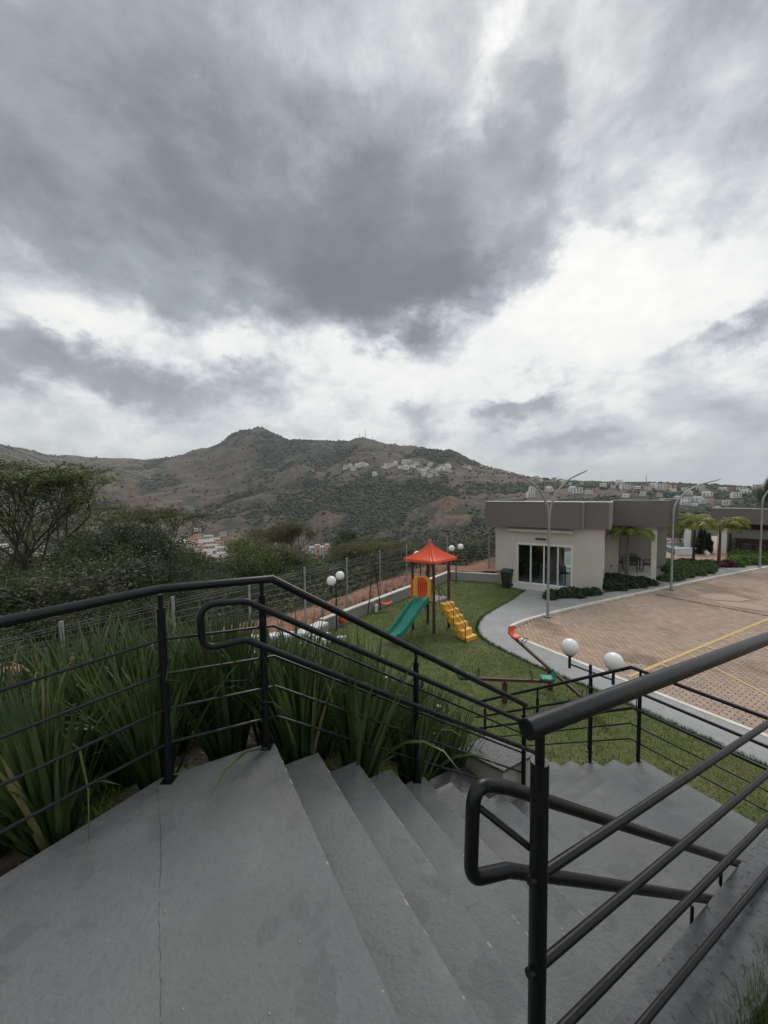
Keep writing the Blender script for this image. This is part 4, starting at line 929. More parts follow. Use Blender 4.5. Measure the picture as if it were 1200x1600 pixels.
for a, b in zip(CH[:-1], CH[1:]):
    for off, ww, dz, nm, mt in ((0, .16, .10, 'channel_edge', 'white'), (.16, .42, -.06, 'channel_bed', 'pavement'), (.58, .14, .10, 'channel_edge', 'white')):
        n = math.hypot(b[0] - a[0], b[1] - a[1]); nx, ny = (b[1] - a[1]) / n, -(b[0] - a[0]) / n
        p = lambda q, o: (q[0] + nx * o, q[1] + ny * o)
        w = MB(); w.hexa([(*p(a, off), -.3), (*p(b, off), -.3), (*p(b, off + ww), -.3), (*p(a, off + ww), -.3), (*p(a, off), a[2] + dz), (*p(b, off), b[2] + dz), (*p(b, off + ww), b[2] + dz), (*p(a, off + ww), a[2] + dz)]); w.build(nm, M[mt], ch)
# mesh fence
fe = empty('wire_fence', (0, 0, 0), label='grey welded wire mesh fence on steel posts along the red soil', category='fence')
FP = [fence_pt(-11.02 + 2.205 * i) for i in range(10)]
FP += [(3.66, 22.1)]
FP2 = [(3.66, 22.1), (5.85, 21.35), (7.6, 23.9), (9.2, 26.6)]
def fz(i): return 2.46 - .012 * i
pz = [(p, soil_base(-11.02 + 2.205 * i) - .3, 2.36 - .016 * i) for i, p in enumerate(FP)] + [(p, .2, 2.16) for p in FP2[1:]]
for p, z0, z1 in pz:
    MB().box(p[0] - .03, p[0] + .03, p[1] - .03, p[1] + .03, z0 - .3, z1 + .06).build('fence_post', M['galv'], fe)
for (a, za, zta), (b, zb_, ztb) in zip(pz[:-1], pz[1:]):
    mb = MB(); n = math.hypot(b[0] - a[0], b[1] - a[1])
    if n < .3: continue
    nv = int(n / .055); r = .0026
    def P_(t, k): return (a[0] + (b[0] - a[0]) * t, a[1] + (b[1] - a[1]) * t, (za + .25) * (1 - t) + (zb_ + .25) * t + ((zta - za - .25) * (1 - t) + (ztb - zb_ - .25) * t) * k)
    for i in range(nv + 1):
        t = .02 + .96 * i / nv; mb.tube([P_(t, 0), P_(t, 1)], r, 3, cap=False)
    for k in (.0, .04, .14, .24, .34, .44, .48, .58, .68, .78, .88, .93, .97):
        mb.tube([P_(.01, k), P_(.99, k)], r * 1.25, 3, cap=False)
    mb.build('mesh_panel', M['wire'], fe)

# ------------------------------------------------------------------ stairs
st = empty('concrete_stairs', (0, 0, 0), label='grey painted concrete stairs turning left at a lower landing', category='stairs')
Z0 = 3.35; US, TR_, RI = .575, .297, .175; VL, VR = -2.47, -.70
left = [xy(-.075, -2.495), (-1.677, 1.563), (-2.35, .35), (-2.6, -1.4)]
poly_slab('landing', left[:1] + [xy(.45, -2.495), xy(US, -2.47), xy(US, VR), xy(-2.0, VR), (.25, -1.4), left[3], left[2], left[1]], 0, Z0, M['concrete'], st, bevel=.004)
# hairline shrinkage crack across the landing
random.seed(2)
ck = [Vector(q) for q in ((-1.305, 2.085), (-1.108, 1.772), (-.965, 1.527), (-.871, 1.36), (-.787, 1.224), (-.709, 1.097), (-.3, .4))]
pc = [ck[i].lerp(ck[i + 1], j / 16) for i in range(6) for j in range(16)]
cr_ = MB(); jx = 0
for a, b in zip(pc[:-1], pc[1:]):
    if random.random() < .12: continue
    w_ = random.uniform(.0005, .0016); j0 = jx; jx = max(-.004, min(.004, jx + random.uniform(-.003, .003)))
    cr_.quad((a.x + j0 - w_, a.y, Z0 + .0006), (a.x + j0 + w_, a.y, Z0 + .0006), (b.x + jx + w_, b.y, Z0 + .0006), (b.x + jx - w_, b.y, Z0 + .0006))
cr_.build('crack', M['counter'], st)
nst = 8
for k in range(1, nst + 1):
    z = Z0 - RI * k; mb = MB(); ubox(mb, US + TR_ * (k - 1) - .004, US + TR_ * k, VL, VR, -.2 if k > 1 else 1.0, z); mb.build('step', M['concrete'], st, bevel=.006)
UL = US + TR_ * nst; ZL = Z0 - RI * 9 - .0; U2 = 4.785
mb = MB(); ubox(mb, UL - .004, U2, -2.29, VR, -.2, ZL); mb.build('lower_landing', M['concrete'], st, bevel=.006)
mb = MB(); ubox(mb, UL - .004, 3.14, VL, -2.294, -.2, ZL); mb.build('lower_landing', M['concrete'], st)
for k in range(1, 10):
    z = ZL - .19 * k
    if z < .02: break
    mb = MB(); ubox(mb, 3.12, U2, -2.29 - .29 * k, -2.29 - .29 * (k - 1) + .004, -.2, z); mb.build('step', M['concrete'], st, bevel=.006)
rs = random.Random(31); npb = MB()
for k in range(0, nst + 1):
    for _ in range(9):
        v = rs.uniform(VL + .05, VR - .05); u = US + TR_ * k - rs.uniform(.002, .010); z = Z0 - RI * k + .0007; w_ = rs.uniform(.004, .02); d_ = rs.uniform(.002, .005)
        if k == nst: continue
        pts_ = [xy(u - d_, v - w_), xy(u + d_ * .6, v - w_ * .6), xy(u + d_, v + w_ * .3), xy(u + d_ * .2, v + w_), xy(u - d_, v + w_ * .5)]
        npb.add([(*p_, z) for p_ in pts_], [tuple(range(5))])
npb.build('edge_chips', M['chip'], st, kind='stuff')
# side wall and rough top strip on the right
sw = empty('stair_side_wall', (0, 0, 0), label='rough dark concrete wall top beside the stairs at lower right', category='wall')
mb = MB(); ubox(mb, -2.0, 4.9, VR + .003, -.44, -.2, 3.1); mb.build('wall_body', M['rough_concrete'], sw, bevel=.01)
gb = MB(); ubox(gb, -2.0, 4.9, -.437, 3.0, -.2, 3.07); gb.build('grass_bed', M['lawn'], kind='structure')
# planter wall with granite caps at the turn
pw = empty('planter_wall', (0, 0, 0), label='beige planter wall with sloping granite caps at the turn of the stairs', category='wall')
mb = MB(); mb.hexa([xyz(2.72, -2.49, 1.0), xyz(3.11, -2.49, 1.0), xyz(3.11, -3.15, 1.0), xyz(2.72, -3.15, 1.0), xyz(2.72, -2.49, 2.30), xyz(3.11, -2.49, 2.30), xyz(3.11, -3.15, 2.12), xyz(2.72, -3.15, 2.12)]); mb.build('wall_body', M['beige_wall'], pw)
mb = MB(); mb.hexa([xyz(2.69, -2.46, 2.303), xyz(3.15, -2.46, 2.303), xyz(3.15, -3.12, 2.123), xyz(2.69, -3.12, 2.123), xyz(2.69, -2.46, 2.333), xyz(3.15, -2.46, 2.333), xyz(3.15, -3.12, 2.153), xyz(2.69, -3.12, 2.153)]); mb.build('granite_cap', M['granite'], pw, bevel=.003)
mb = MB(); mb.hexa([xyz(2.9, -3.16, 0), xyz(3.11, -3.16, 0), xyz(3.11, -5.5, 0), xyz(2.9, -5.5, 0), xyz(2.9, -3.16, 1.9), xyz(3.11, -3.16, 1.9), xyz(3.11, -5.5, .35), xyz(2.9, -5.5, .35)]); mb.build('wall_body', M['beige_wall'], pw)
mb = MB(); mb.hexa([xyz(2.88, -3.155, 1.903), xyz(3.13, -3.155, 1.903), xyz(3.13, -5.5, .353), xyz(2.88, -5.5, .353), xyz(2.88, -3.155, 1.933), xyz(3.13, -3.155, 1.933), xyz(3.13, -5.5, .383), xyz(2.88, -5.5, .383)]); mb.build('granite_cap', M['granite'], pw, bevel=.003)
mb = MB(); ubox(mb, 2.15, 2.71, -3.02, -2.49, .8, 1.985); mb.build('wall_body', M['beige_wall'], pw)
mb = MB(); ubox(mb, 2.12, 2.712, -3.05, -2.475, 1.988, 2.018); mb.build('granite_slab', M['granite'], pw, bevel=.003)

# ------------------------------------------------------------------ railings
def stub_post(parent, u, v, zb, zt, r=.0215):
    x, y = xy(u, v); o = MB(); o.tube([(x, y, zb), (x, y, zt - .075)], r, 14); o.build('post', M['black_paint'], parent, smooth=True)
    MB().tube([(x, y, zt - .076), (x, y, zt)], r * .62, 10).build('post_stub', M['black_paint'], o_last(parent), smooth=True)
def foot(parent, x, y, z):
    MB().box(x - .034, x + .034, y - .034, y + .034, z + .0005, z + .006).build('base_plate', M['black_paint'], parent, bevel=.001)
def o_last(parent): return parent.children[-1] if parent.children else parent
rl = empty('stair_railing', (0, 0, 0), label='black tubular railing with doubled handrail on the left side of the stairs', category='railing')
VP = -2.45
s2 = Vector((-1.677 + 1.306, 1.563 - 2.113)).normalized()
P1 = Vector(xy(-.03, VP)); Pfar = P1 + s2 * 2.6
def bent(zl, slope0=0, uc=.585, zc=None, ue=2.98, ze=None): 
    zc = zl if zc is None else zc
    pts = [(Pfar.x, Pfar.y, zl + .02), (P1.x, P1.y, zl + .01), xyz(uc, VP, zc)]
    if ze is not None: pts.append(xyz(ue, VP, ze))
    return pts
MB().tube(bent(4.452, zc=4.44, ze=2.89), .0245, 16).build('top_rail', M['black_paint'], rl, smooth=True)
for zl, zc, ue, ze in ((4.165, 4.135, 2.93, 2.62), (3.965, 3.935, 2.94, 2.42), (3.762, 3.737, 2.94, 2.22), (3.562, 3.537, 2.94, 2.02)):
    MB().tube(bent(zl, zc=zc, ue=ue, ze=ze), .0085, 8).build('bar', M['black_paint'], rl, smooth=True)
for u, zb, zt in ((-.03, Z0, 4.43), (.52, Z0, 4.42), (1.69, Z0 - RI * 4, 3.705), (2.955, ZL, 2.88)):
    stub_post(rl, u, VP, zb, zt); foot(rl, *xy(u, VP), zb)
for t_ in (1.25, 2.5):
    p = P1 + s2 * t_; q = MB(); q.tube([(p.x, p.y, Z0), (p.x, p.y, 4.44)], .0215, 14); q.build('post', M['black_paint'], rl, smooth=True)
# handrail loop (v slightly inside the posts)
def arc(c, r, a0, a1, n=7): return [(c[0] + r * math.cos(a0 + (a1 - a0) * i / (n - 1)), c[1] + r * math.sin(a0 + (a1 - a0) * i / (n - 1))) for i in range(n)]
VH = -2.365
def rounded(p, r, n=7):
    out = [p[0]]
    for a, b, c in zip(p[:-2], p[1:-1], p[2:]):
        A_, B_, C_ = Vector(a), Vector(b), Vector(c); d1 = (A_ - B_).normalized(); d2 = (C_ - B_).normalized(); ang = d1.angle(d2)
        k = min(r / math.tan(ang / 2), .49 * (A_ - B_).length, .49 * (C_ - B_).length); s_, e_ = B_ + d1 * k, B_ + d2 * k
        for i in range(n): t = i / (n - 1); out.append(tuple(s_ * (1 - t) ** 2 + B_ * 2 * t * (1 - t) + e_ * t * t))
    return out + [p[-1]]
loop = rounded([(2.96, 2.735), (.41, 4.345), (.16, 4.365), (.165, 4.105), (.40, 4.112), (3.03, 2.44)], .085, 8)
hr = MB(); hr.tube([xyz(u, VH, z) for u, z in loop], .0195, 14); hr.build('handrail', M['black_paint'], rl, smooth=True)
for u, z in ((.52, 4.26), (1.69, 3.52), (1.69, 3.27), (2.955, 2.72)):
    MB().tube([xyz(u, VP, z - .06), xyz(u, VH - .01, z - .06), xyz(u, VH, z)], .006, 6).build('bracket', M['black_paint'], rl)
# right railing along the wall top, with its own handrail loop over the stairs
rr2 = empty('landing_railing', (0, 0, 0), label='black tubular railing crossing the lower right foreground on a thick post', category='railing')
def rz(z, u, k=-.078): return z + k * (u - .785)
VT = -.602
MB().tube([xyz(.735, VT, 4.42), xyz(4.7, VT + .0, rz(4.42, 4.7, -.07))], .0250, 20).build('top_rail', M['black_paint'], rr2, smooth=True, bevel=.003)
for z in (4.022, 3.773, 3.53, 3.245):
    MB().tube([xyz(.752, VT, z), xyz(4.7, VT, rz(z, 4.7))], .0125, 12).build('bar', M['black_paint'], rr2, smooth=True)
x, y = xy(.785, VT)
MB().tube([(x, y, 3.1), (x, y, 4.322)], .0222, 18).build('post', M['black_paint'], rr2, smooth=True)
MB().tube([(x, y, 4.323), (x, y, 4.40)], .0118, 14).build('post_stub', M['black_paint'], rr2, smooth=True)
x, y = xy(4.6, VT); MB().tube([(x, y, 3.1), (x, y, 4.13)], .0222, 14).build('post', M['black_paint'], rr2, smooth=True)
V3 = -.715
lp = rounded([(3.0, 2.72), (.80, 4.168), (.672, 4.235), (.662, 3.975), (.80, 3.925), (2.9, 2.575)], .055, 8)
MB().tube([xyz(u, V3, z) for u, z in lp], .0185, 16).build('handrail', M['black_paint'], rr2, smooth=True)
MB().tube([xyz(.695, V3, 4.155), xyz(.785, VT - .015, 4.075)], .009, 10).build('bracket', M['black_paint'], rr2, smooth=True)
for u, z in ((2.28, 3.15), (1.98, 3.12)): MB().tube([xyz(u, V3, z), xyz(u, V3, z - .09), xyz(u + .01, VR + .0, z - .14)], .007, 8).build('bracket', M['black_paint'], rr2, smooth=True)
# railing along the far side of the lower landing and down the second flight
fr = empty('lower_railing', (0, 0, 0), label='thin black railing round the lower landing, bending down to the lawn', category='railing')
UF = 4.73; sl_ = .655
def farline(z, vb=-2.38, vend=-4.9, r=.02, name='top_rail', vr=3.0, k=0.02): 
    MB().tube([xyz(UF, vr, z), xyz(UF, vb, z), xyz(UF, vend, z + (vend - vb) * sl_)], r, 12).build(name, M['black_paint'], fr, smooth=True)
farline(2.86)
for z in (2.37, 2.175, 1.985): farline(z, r=.0085, name='bar')
for z in (2.635, 2.425):
    MB().tube([xyz(UF - .07, 3.0, z), xyz(UF - .07, -2.32, z - .01), xyz(UF - .07, -4.9, z - 2.58 * sl_)], .0165, 10).build('handrail', M['black_paint'], fr, smooth=True)
for v, zb, zt in ((-2.28, ZL, 2.84), (-2.86, ZL - .38, 2.52), (-3.68, .82, 1.99), (-4.75, .06, 1.28), (-1.0, ZL, 2.84), (.3, ZL, 2.84)):
    x, y = xy(UF, v); foot(fr, x, y, zb); q = MB(); q.tube([(x, y, zb), (x, y, zt - .12)], .021, 12); q.build('post', M['black_paint'], fr, smooth=True); MB().tube([(x, y, zt - .121), (x, y, zt)], .013, 8).build('post_stub', M['black_paint'], fr, smooth=True)
for v, z in ((-2.28, 2.63), (-2.86, 2.25), (-3.68, 1.72), (-1.0, 2.63)):
    MB().tube([xyz(UF, v, z - .27), xyz(UF - .05, v, z - .27), xyz(UF - .07, v, z - .2), xyz(UF - .07, v, z)], .006, 6).build('bracket', M['black_paint'], fr)

# ------------------------------------------------------------------ strap leaved plants on the bank
def strap_plant(seed, nb=70, hmin=.7, hmax=1.15, flowers=0, dry=6, lean=.45, wk=1.0):
    r = random.Random(seed); root = empty('strap_leaf_plant'); V1, F1 = [], []; V2, F2 = [], []
    for i in range(nb):
        an = r.uniform(0, 6.28); L_ = r.uniform(hmin, hmax); w = r.uniform(.006, .0125) * wk; d0 = r.uniform(.02, .10)
        tilt = abs(r.gauss(0, .22)) * (lean / .45) + .06; droop = r.uniform(.05, .6) * (1 + (r.random() < .16) * 2.6)
        x, y, z = d0 * math.cos(an), d0 * math.sin(an), 0; n = 7; tw = r.uniform(-.6, .6)
        dst = (V2, F2) if i < dry else (V1, F1); b = len(dst[0]); th = tilt
        an2 = an + r.uniform(-.5, .5)
        for k in range(n + 1):
            t = k / n; ww = w * (1 - t ** 3) * (.7 + .6 * min(1, t * 3)) if k < n else .0006
            pa = an2 + math.pi / 2 + tw
            dst[0].append((x - math.cos(pa) * ww, y - math.sin(pa) * ww, z)); dst[0].append((x, y, z - ww * .45)); dst[0].append((x + math.cos(pa) * ww, y + math.sin(pa) * ww, z))
            s_ = L_ / n; x += math.sin(th) * math.cos(an2) * s_; y += math.sin(th) * math.sin(an2) * s_; z += math.cos(th) * s_; th = min(2.3, th + droop * (.05 + .42 * t * t))
        for k in range(n):
            q = b + 3 * k; dst[1].append((q, q + 1, q + 4, q + 3)); dst[1].append((q + 1, q + 2, q + 5, q + 4))
    from_np('leaves', np.array(V1), np.array(F1), M['leaf_strap'] if wk > 1.2 else M['leaf_light'], parent=root, smooth=True)
    if V2: from_np('dry_leaves', np.array(V2), np.array(F2), M['leaf_dry'] if seed % 3 == 0 else M['leaf_strap'], parent=root, smooth=True)
    for j in range(flowers):
        an = r.uniform(0, 6.28); L_ = r.uniform(.85, 1.1); sx_, sy_ = math.cos(an) * .22, math.sin(an) * .22
        q = MB(); q.tube([(0, 0, 0), (sx_ * .4, sy_ * .4, L_ * .6), (sx_, sy_, L_)], .003, 4); q.build('stem', M['leaf_strap'], root)
        q = MB()
        for k in range(6):
            a2 = k * math.pi / 3; c_, s_ = math.cos(a2), math.sin(a2); pr = Vector((sx_, sy_, L_))
            q.add([pr, pr + Vector((c_ * .022 - s_ * .011, s_ * .022 + c_ * .011, .014)), pr + Vector((c_ * .038, s_ * .038, .004)), pr + Vector((c_ * .022 + s_ * .011, s_ * .022 - c_ * .011, .014))], [(0, 1, 2, 3)])
        q.build('flower', M['petal'], root)
    return root
SPP = [strap_plant(1, 105, .85, 1.30, wk=1.55, lean=.3), strap_plant(2, 120, .65, 1.05, dry=9), strap_plant(3, 90, .9, 1.3, dry=8, wk=1.6, lean=.3), strap_plant(4, 125, .7, 1.1, flowers=1), strap_plant(5, 110, .6, 1.0, lean=.7), strap_plant(6, 105, .8, 1.2, wk=1.5, lean=.35)]
land_poly = [xy(-.075, -2.495), (-1.677, 1.563), (-2.35, .35), (-2.6, -1.4), (1, -3), (3, -2), xy(3.2, -.6), xy(3.2, -2.47)]
rs = random.Random(8); pts = []; tries = 0
while len(pts) < 190 and tries < 20000:
    tries += 1; x = rs.uniform(-6.5, 3.5); y = rs.uniform(-.2, 12.2); u, v = uv(x, y)
    P2 = np.array([[x, y]])
    if not inside(P2, WALL_IN)[0]: continue
    if inside(P2, land_poly)[0] or poly_dist(P2[:, 0], P2[:, 1], land_poly)[0] < .17: continue
    if v > -2.62 and u > 0: continue
    if u > 1.3:
        if v < -10.2 or u > 4.35 - .03 * (v + 5.5): continue
        if u > 2.05 and v > -3.15: continue
        if u > 2.75 and v > -5.7: continue
        if v < -5 and u < 1.3 + (-v - 5) * .30: continue
    else:
        if v < -5.4: continue
        if y < 1.2 and x < -4.6: continue
    dmin = (.41 if v > -3.6 else .52) if u < .8 else .38
    if any((x - a) ** 2 + (y - b) ** 2 < dmin ** 2 for a, b in pts): continue
    pts.append((x, y))
print('plants', len(pts))
usedp = set()
for i, (x, y) in enumerate(pts):
    u, v = uv(x, y); k = rs.choice([0, 2, 2, 5, 0]) if u < .8 else rs.choice([1, 3, 4, 1, 5]); src = SPP[k]
    if k not in usedp: o = src; usedp.add(k)
    else: o = copy_tree(src)
    o.location = (x, y, float(bank_z(np.array([x]), np.array([y]))[0]) - .02); o.rotation_euler = (rs.uniform(-.1, .1), rs.uniform(-.1, .1), rs.uniform(0, 6.28))
    s_ = rs.uniform(.85, 1.1) * (1 if u > .8 else (.97 if v > -3.3 else .90))
    if u < 0 and v > -3.2: s_ *= .85
    o.scale = (s_, s_, s_)
    where = 'behind the railing of the top landing' if u < .55 else ('beside the upper steps' if v > -4.2 else ('on the lower bank nearest the steps' if v > -6 else ('midway down the lower bank' if v > -8 else 'at the foot of the bank by the lawn')))
    if u < .55:
        edge = 'close against' if poly_dist(np.array([x]), np.array([y]), land_poly)[0] < .75 else 'set back from'
        pxr = x / y; seg = 'left of the first railing post' if pxr < -.62 else ('between the two railing posts' if pxr < -.32 else 'right of the second railing post')
        lb = 'broad upright strap leaved plant %s the landing, %s' % (edge, seg)
    else: lb = '%s strap leaved plant %s%s' % ('broad upright' if k in (0, 2, 5) else 'narrow arching', where, ', white flower' if k == 3 else '')
    for q in ('label', 'group', 'category'):
        if q in o: del o[q]
    prop(o, lb, 'plant', lb)
for k in range(6):
    if k not in usedp:
        for ch_ in list(SPP[k].children): bpy.data.objects.remove(ch_)
        bpy.data.objects.remove(SPP[k])
rs = np.random.RandomState(6)
def tufts(name, x, y, z, per, h, w, cols, **k):
    n = len(x) * per; X_ = np.repeat(x, per) + rs.randn(n) * .02; Y_ = np.repeat(y, per) + rs.randn(n) * .02; Z_ = np.repeat(z, per)
    a = rs.uniform(0, 6.28, n); H_ = h * rs.uniform(.5, 1.3, n); lx, ly = np.cos(a) * H_ * rs.uniform(.1, .8, n), np.sin(a) * H_ * rs.uniform(.1, .8, n); wx, wy = -np.sin(a) * w, np.cos(a) * w
    v = np.stack([np.stack([X_ - wx, Y_ - wy, Z_], 1), np.stack([X_ + wx, Y_ + wy, Z_], 1), np.stack([X_ + lx, Y_ + ly, Z_ + H_], 1)], 1).reshape(-1, 3)
    c = np.repeat(cols if cols.shape[0] == n else np.repeat(cols, per, 0), 3, 0)
    return from_np(name, v, np.arange(n * 3).reshape(-1, 3), M['blade'], col=c, **k)
n = 22000; x = rs.uniform(-5.5, 1.5, n); y = rs.uniform(.2, 7, n); cl_ = fbm(x, y, .7, 3); ok = inside(np.stack([x, y], 1), WALL_IN) & ~inside(np.stack([x, y], 1), land_poly) & (cl_ > .47) & ((x * math.cos(TH) - y * math.sin(TH)) < -2.5)
x, y = x[ok], y[ok]; tufts('ground_seedlings', x, y, bank_z(x, y) - .005, 3, .07, .006, np.array([.17, .28, .035]) * rs.uniform(.6, 1.3, (len(x), 1)), kind='stuff', label='bright green seedlings on the dark mulch between the strap leaved plants', category='ground cover')
n = 9000; x = rs.uniform(-5.5, 1.5, n); y = rs.uniform(.2, 7, n); ok = inside(np.stack([x, y], 1), WALL_IN) & ~inside(np.stack([x, y], 1), land_poly) & ((x * math.cos(TH) - y * math.sin(TH)) < -2.5)
x, y = x[ok], y[ok]; n = len(x); c3 = np.stack([x, y, bank_z(x, y) + .008], 1); a3 = rs.randn(n, 3) * np.array([1, 1, .15]); a3 /= np.linalg.norm(a3, axis=1)[:, None]; b3_ = np.cross(a3, np.array([0, 0, 1.0]) + rs.randn(n, 3) * .25); L3 = rs.uniform(.012, .05, (n, 1)); w3 = rs.uniform(.004, .014, (n, 1))
v3 = np.stack([c3 - a3 * L3, c3 + b3_ * w3, c3 + a3 * L3, c3 - b3_ * w3], 1).reshape(-1, 3)
from_np('leaf_litter', v3, np.arange(n * 4).reshape(-1, 4), M['blade'], col=np.repeat(np.array([.10, .075, .045]) * rs.uniform(.25, 1.8, (n, 1)), 4, 0), kind='stuff', label='dry brown leaf litter and bark chips on the mulch beside the landing', category='leaf litter')
# lawn blades
n = 230000; x = rs.uniform(-3, 9.5, n); y = 4 + 16.5 * rs.rand(n) ** 1.25; P2 = np.stack([x, y], 1)
uu_ = x * math.sin(TH) + y * math.cos(TH); vv_ = x * math.cos(TH) - y * math.sin(TH)
ok = inside(P2, LAWN) & ~((uu_ < 4.80) & (vv_ > -5.2)) & (bank_z(x, y) < -.05)
wr = np.exp(-((x - .05) ** 2 + (y - 11.95) ** 2) / .20) + np.exp(-((x - .1) ** 2 + (y - 15.45) ** 2) / .15) + np.exp(-((x - 2.9) ** 2 + (y - 12.3) ** 2) / .12)
ok &= rs.rand(len(x)) > wr * .8
x, y = x[ok], y[ok]; pn = fbm(x, y, 1.6, 4); pn2 = fbm(x + 40, y, .5, 3)
nearm = np.clip((9.8 - y) / 3.5, 0, 1)[:, None]
c = np.array([.078, .145, .022]) * (1 - nearm) + np.array([.13, .155, .038]) * nearm
dryp = np.clip((pn - .5) * 4, 0, 1)[:, None] * (.30 + .5 * nearm); c = c * (1 - dryp) + np.array([.22, .19, .075]) * dryp
c = 1.25 * c * rs.uniform(.65, 1.35, (len(x), 1)) * (1 - .3 * np.clip((pn2 - .55) * 5, 0, 1)[:, None])
tufts('lawn_grass', x, y, np.zeros(len(x)), 1, .034, .007, c, kind='stuff', label='short mown grass with drier patches near the stairs', category='grass')
# rough grass at the lower right corner and along the pavement edge
n = 7000; u = rs.uniform(-.4, 3.2, n); v = -.47 + .8 * rs.rand(n) ** 1.3; x = u * math.sin(TH) + v * math.cos(TH); y = u * math.cos(TH) - v * math.sin(TH)
tufts('corner_grass', x, y, np.full(n, 3.07), 4, .085, .0022, np.array([.07, .12, .022]) * rs.uniform(.5, 1.4, (n, 1)), kind='stuff', label='uncut grass tuft behind the rough concrete at the lower right corner', category='grass')
pe = np.array(PO); n = 2600; t = rs.rand(n) * (len(pe) - 1); i = t.astype(int); f_ = (t - i)[:, None]; q = pe[i] * (1 - f_) + pe[np.minimum(i + 1, len(pe) - 1)] * f_ + rs.randn(n, 2) * .035
tufts('edge_grass', q[:, 0], q[:, 1], np.zeros(n), 4, .07, .004, np.array([.05, .09, .018]) * rs.uniform(.5, 1.4, (n, 1)), kind='stuff', label='ragged taller grass along the curved edge of the grey pavement', category='grass')

rs = np.random.RandomState(9); n = 420; sw = rs.uniform(-9, 8.5, n); tw_ = rs.uniform(-.1, 1.6, n); wx = -1.484 + .578 * sw - .816 * tw_; wy = 14.84 + .816 * sw + .578 * tw_; wz = .22 + .135 * np.maximum(0, -2.2 - sw) + .1
tufts('soil_weeds', wx, wy, wz, 12, .24, .006, np.array([.10, .13, .04]) * rs.uniform(.5, 1.5, (n, 1)), kind='stuff', label='sparse weeds and dry stalks growing on the red soil by the fence', category='weeds')
# ------------------------------------------------------------------ playground
pl = empty('play_tower', (0, 0, 0), label='small play tower with orange red roof, green slide and yellow steps', category='play tower')
PF, PL_, PB, PR = Vector((1.673, 12.99)), Vector((.985, 13.45)), Vector((1.59, 14.10)), Vector((2.29, 13.60))
for p in (PF, PL_, PB, PR): MB().box(p.x - .045, p.x + .045, p.y - .045, p.y + .045, -.05, 2.56).build('post', M['wood_post'], pl, bevel=.008)
ctr = (PF + PL_ + PB + PR) / 4
ex = (PR - PF).normalized(); ey = (PL_ - PF).normalized()      # ex towards the steps side, ey towards the slide's left
def pq(a, b, z): q = PF + ex * a + ey * b; return (q.x, q.y, z)
wA, wB = (PR - PF).length, (PL_ - PF).length
# roof: flared pyramid with ribs
rf = MB(); n = 10
def roof_half(t): return .60 * (t ** 1.35) + .02 * (1 - t)
hs = []
for i in range(n + 1):
    t = i / n; hs.append((roof_half(t) if t > 0 else .0, 3.15 - .62 * (t ** .72)))
K = 9
def rp(side, s, h, z, d=0):   # point on the side, s in -1..1
    a, b = [(s, -1), (1, s), (-s, 1), (-1, -s)][side]; q = ctr + ex * a * h + ey * b * h; return (q.x, q.y, z + d)
for side in range(4):
    b0 = len(rf.v)
    for h, z in hs:
        for k in range(K * 2 + 1):
            s = -1 + k / K; h2 = .62 * h / .6; rf.v.append(rp(side, s, h2, z, .034 * (k % 2) * min(1, h * 3) if 0 < k < 2 * K else 0))
    w = K * 2 + 1
    for i in range(n):
        for k in range(w - 1): rf.f.append((b0 + i * w + k, b0 + i * w + k + 1, b0 + (i + 1) * w + k + 1, b0 + (i + 1) * w + k))
    # eave drop
    b1 = len(rf.v)
    for k in range(w): s = -1 + k / K; rf.v.append(rp(side, s, .62, hs[-1][1] - .07))
    for k in range(w - 1): rf.f.append((b0 + n * w + k, b0 + n * w + k + 1, b1 + k + 1, b1 + k))
ro = rf.build('roof', M['red_plastic'], pl)
for side in range(4):
    MB().tube([rp(side, -1, .62 * h / .6, z + .012) for h, z in hs[1:]], .022, 6).build('hip_cap', M['red_plastic'], ro)
MB().lathe([(.05, 3.12), (.05, 3.17), (.02, 3.2)], 10, (ctr.x, ctr.y, 0)).build('finial', M['red_plastic'], ro)
MB().hexa([pq(0, 0, 1.05), pq(wA, 0, 1.05), pq(wA, wB, 1.05), pq(0, wB, 1.05), pq(0, 0, 1.11), pq(wA, 0, 1.11), pq(wA, wB, 1.11), pq(0, wB, 1.11)]).build('platform', M['deck'], pl, bevel=.005)
# yellow arch over the slide, on the face between front and left posts (b axis)
def arch_panel(name, m, a, b0, b1, z0, z1, hole=True, th=.05):
    mb = MB(); n = 14; w = b1 - b0; mid = (b0 + b1) / 2; R1 = w / 2; zc1 = z1 - R1 * .62
    out = [(b0, z0), (b0, zc1)] + [(mid - R1 * math.cos(math.pi * i / n), zc1 + R1 * .62 * math.sin(math.pi * i / n)) for i in range(1, n)] + [(b1, zc1), (b1, z0)]
    iw = w * .30; zi = zc1 - .02
    inn = [(mid - iw, z0), (mid - iw, zi)] + [(mid - iw * math.cos(math.pi * i / n), zi + iw * 1.0 * math.sin(math.pi * i / n)) for i in range(1, n)] + [(mid + iw, zi), (mid + iw, z0)]
    k = len(out); vs = [pq(a, b, z) for b, z in out] + [pq(a, b, z) for b, z in inn] + [pq(a + th, b, z) for b, z in out] + [pq(a + th, b, z) for b, z in inn]; fs = []
    for i in range(k - 1):
        fs += [(i, i + 1, k + i + 1, k + i), (2 * k + i, 2 * k + i + 1, 3 * k + i + 1, 3 * k + i), (i, i + 1, 2 * k + i + 1, 2 * k + i), (k + i, k + i + 1, 3 * k + i + 1, 3 * k + i)]
    fs += [(0, k, 3 * k, 2 * k), (k - 1, 2 * k - 1, 4 * k - 1, 3 * k - 1)]
    return mb.add(vs, fs).build(name, m, pl, bevel=.006)
arch_panel('entry_arch', M['yellow_plastic'], -.07, .07, wB - .06, 1.13, 1.97, th=.07)
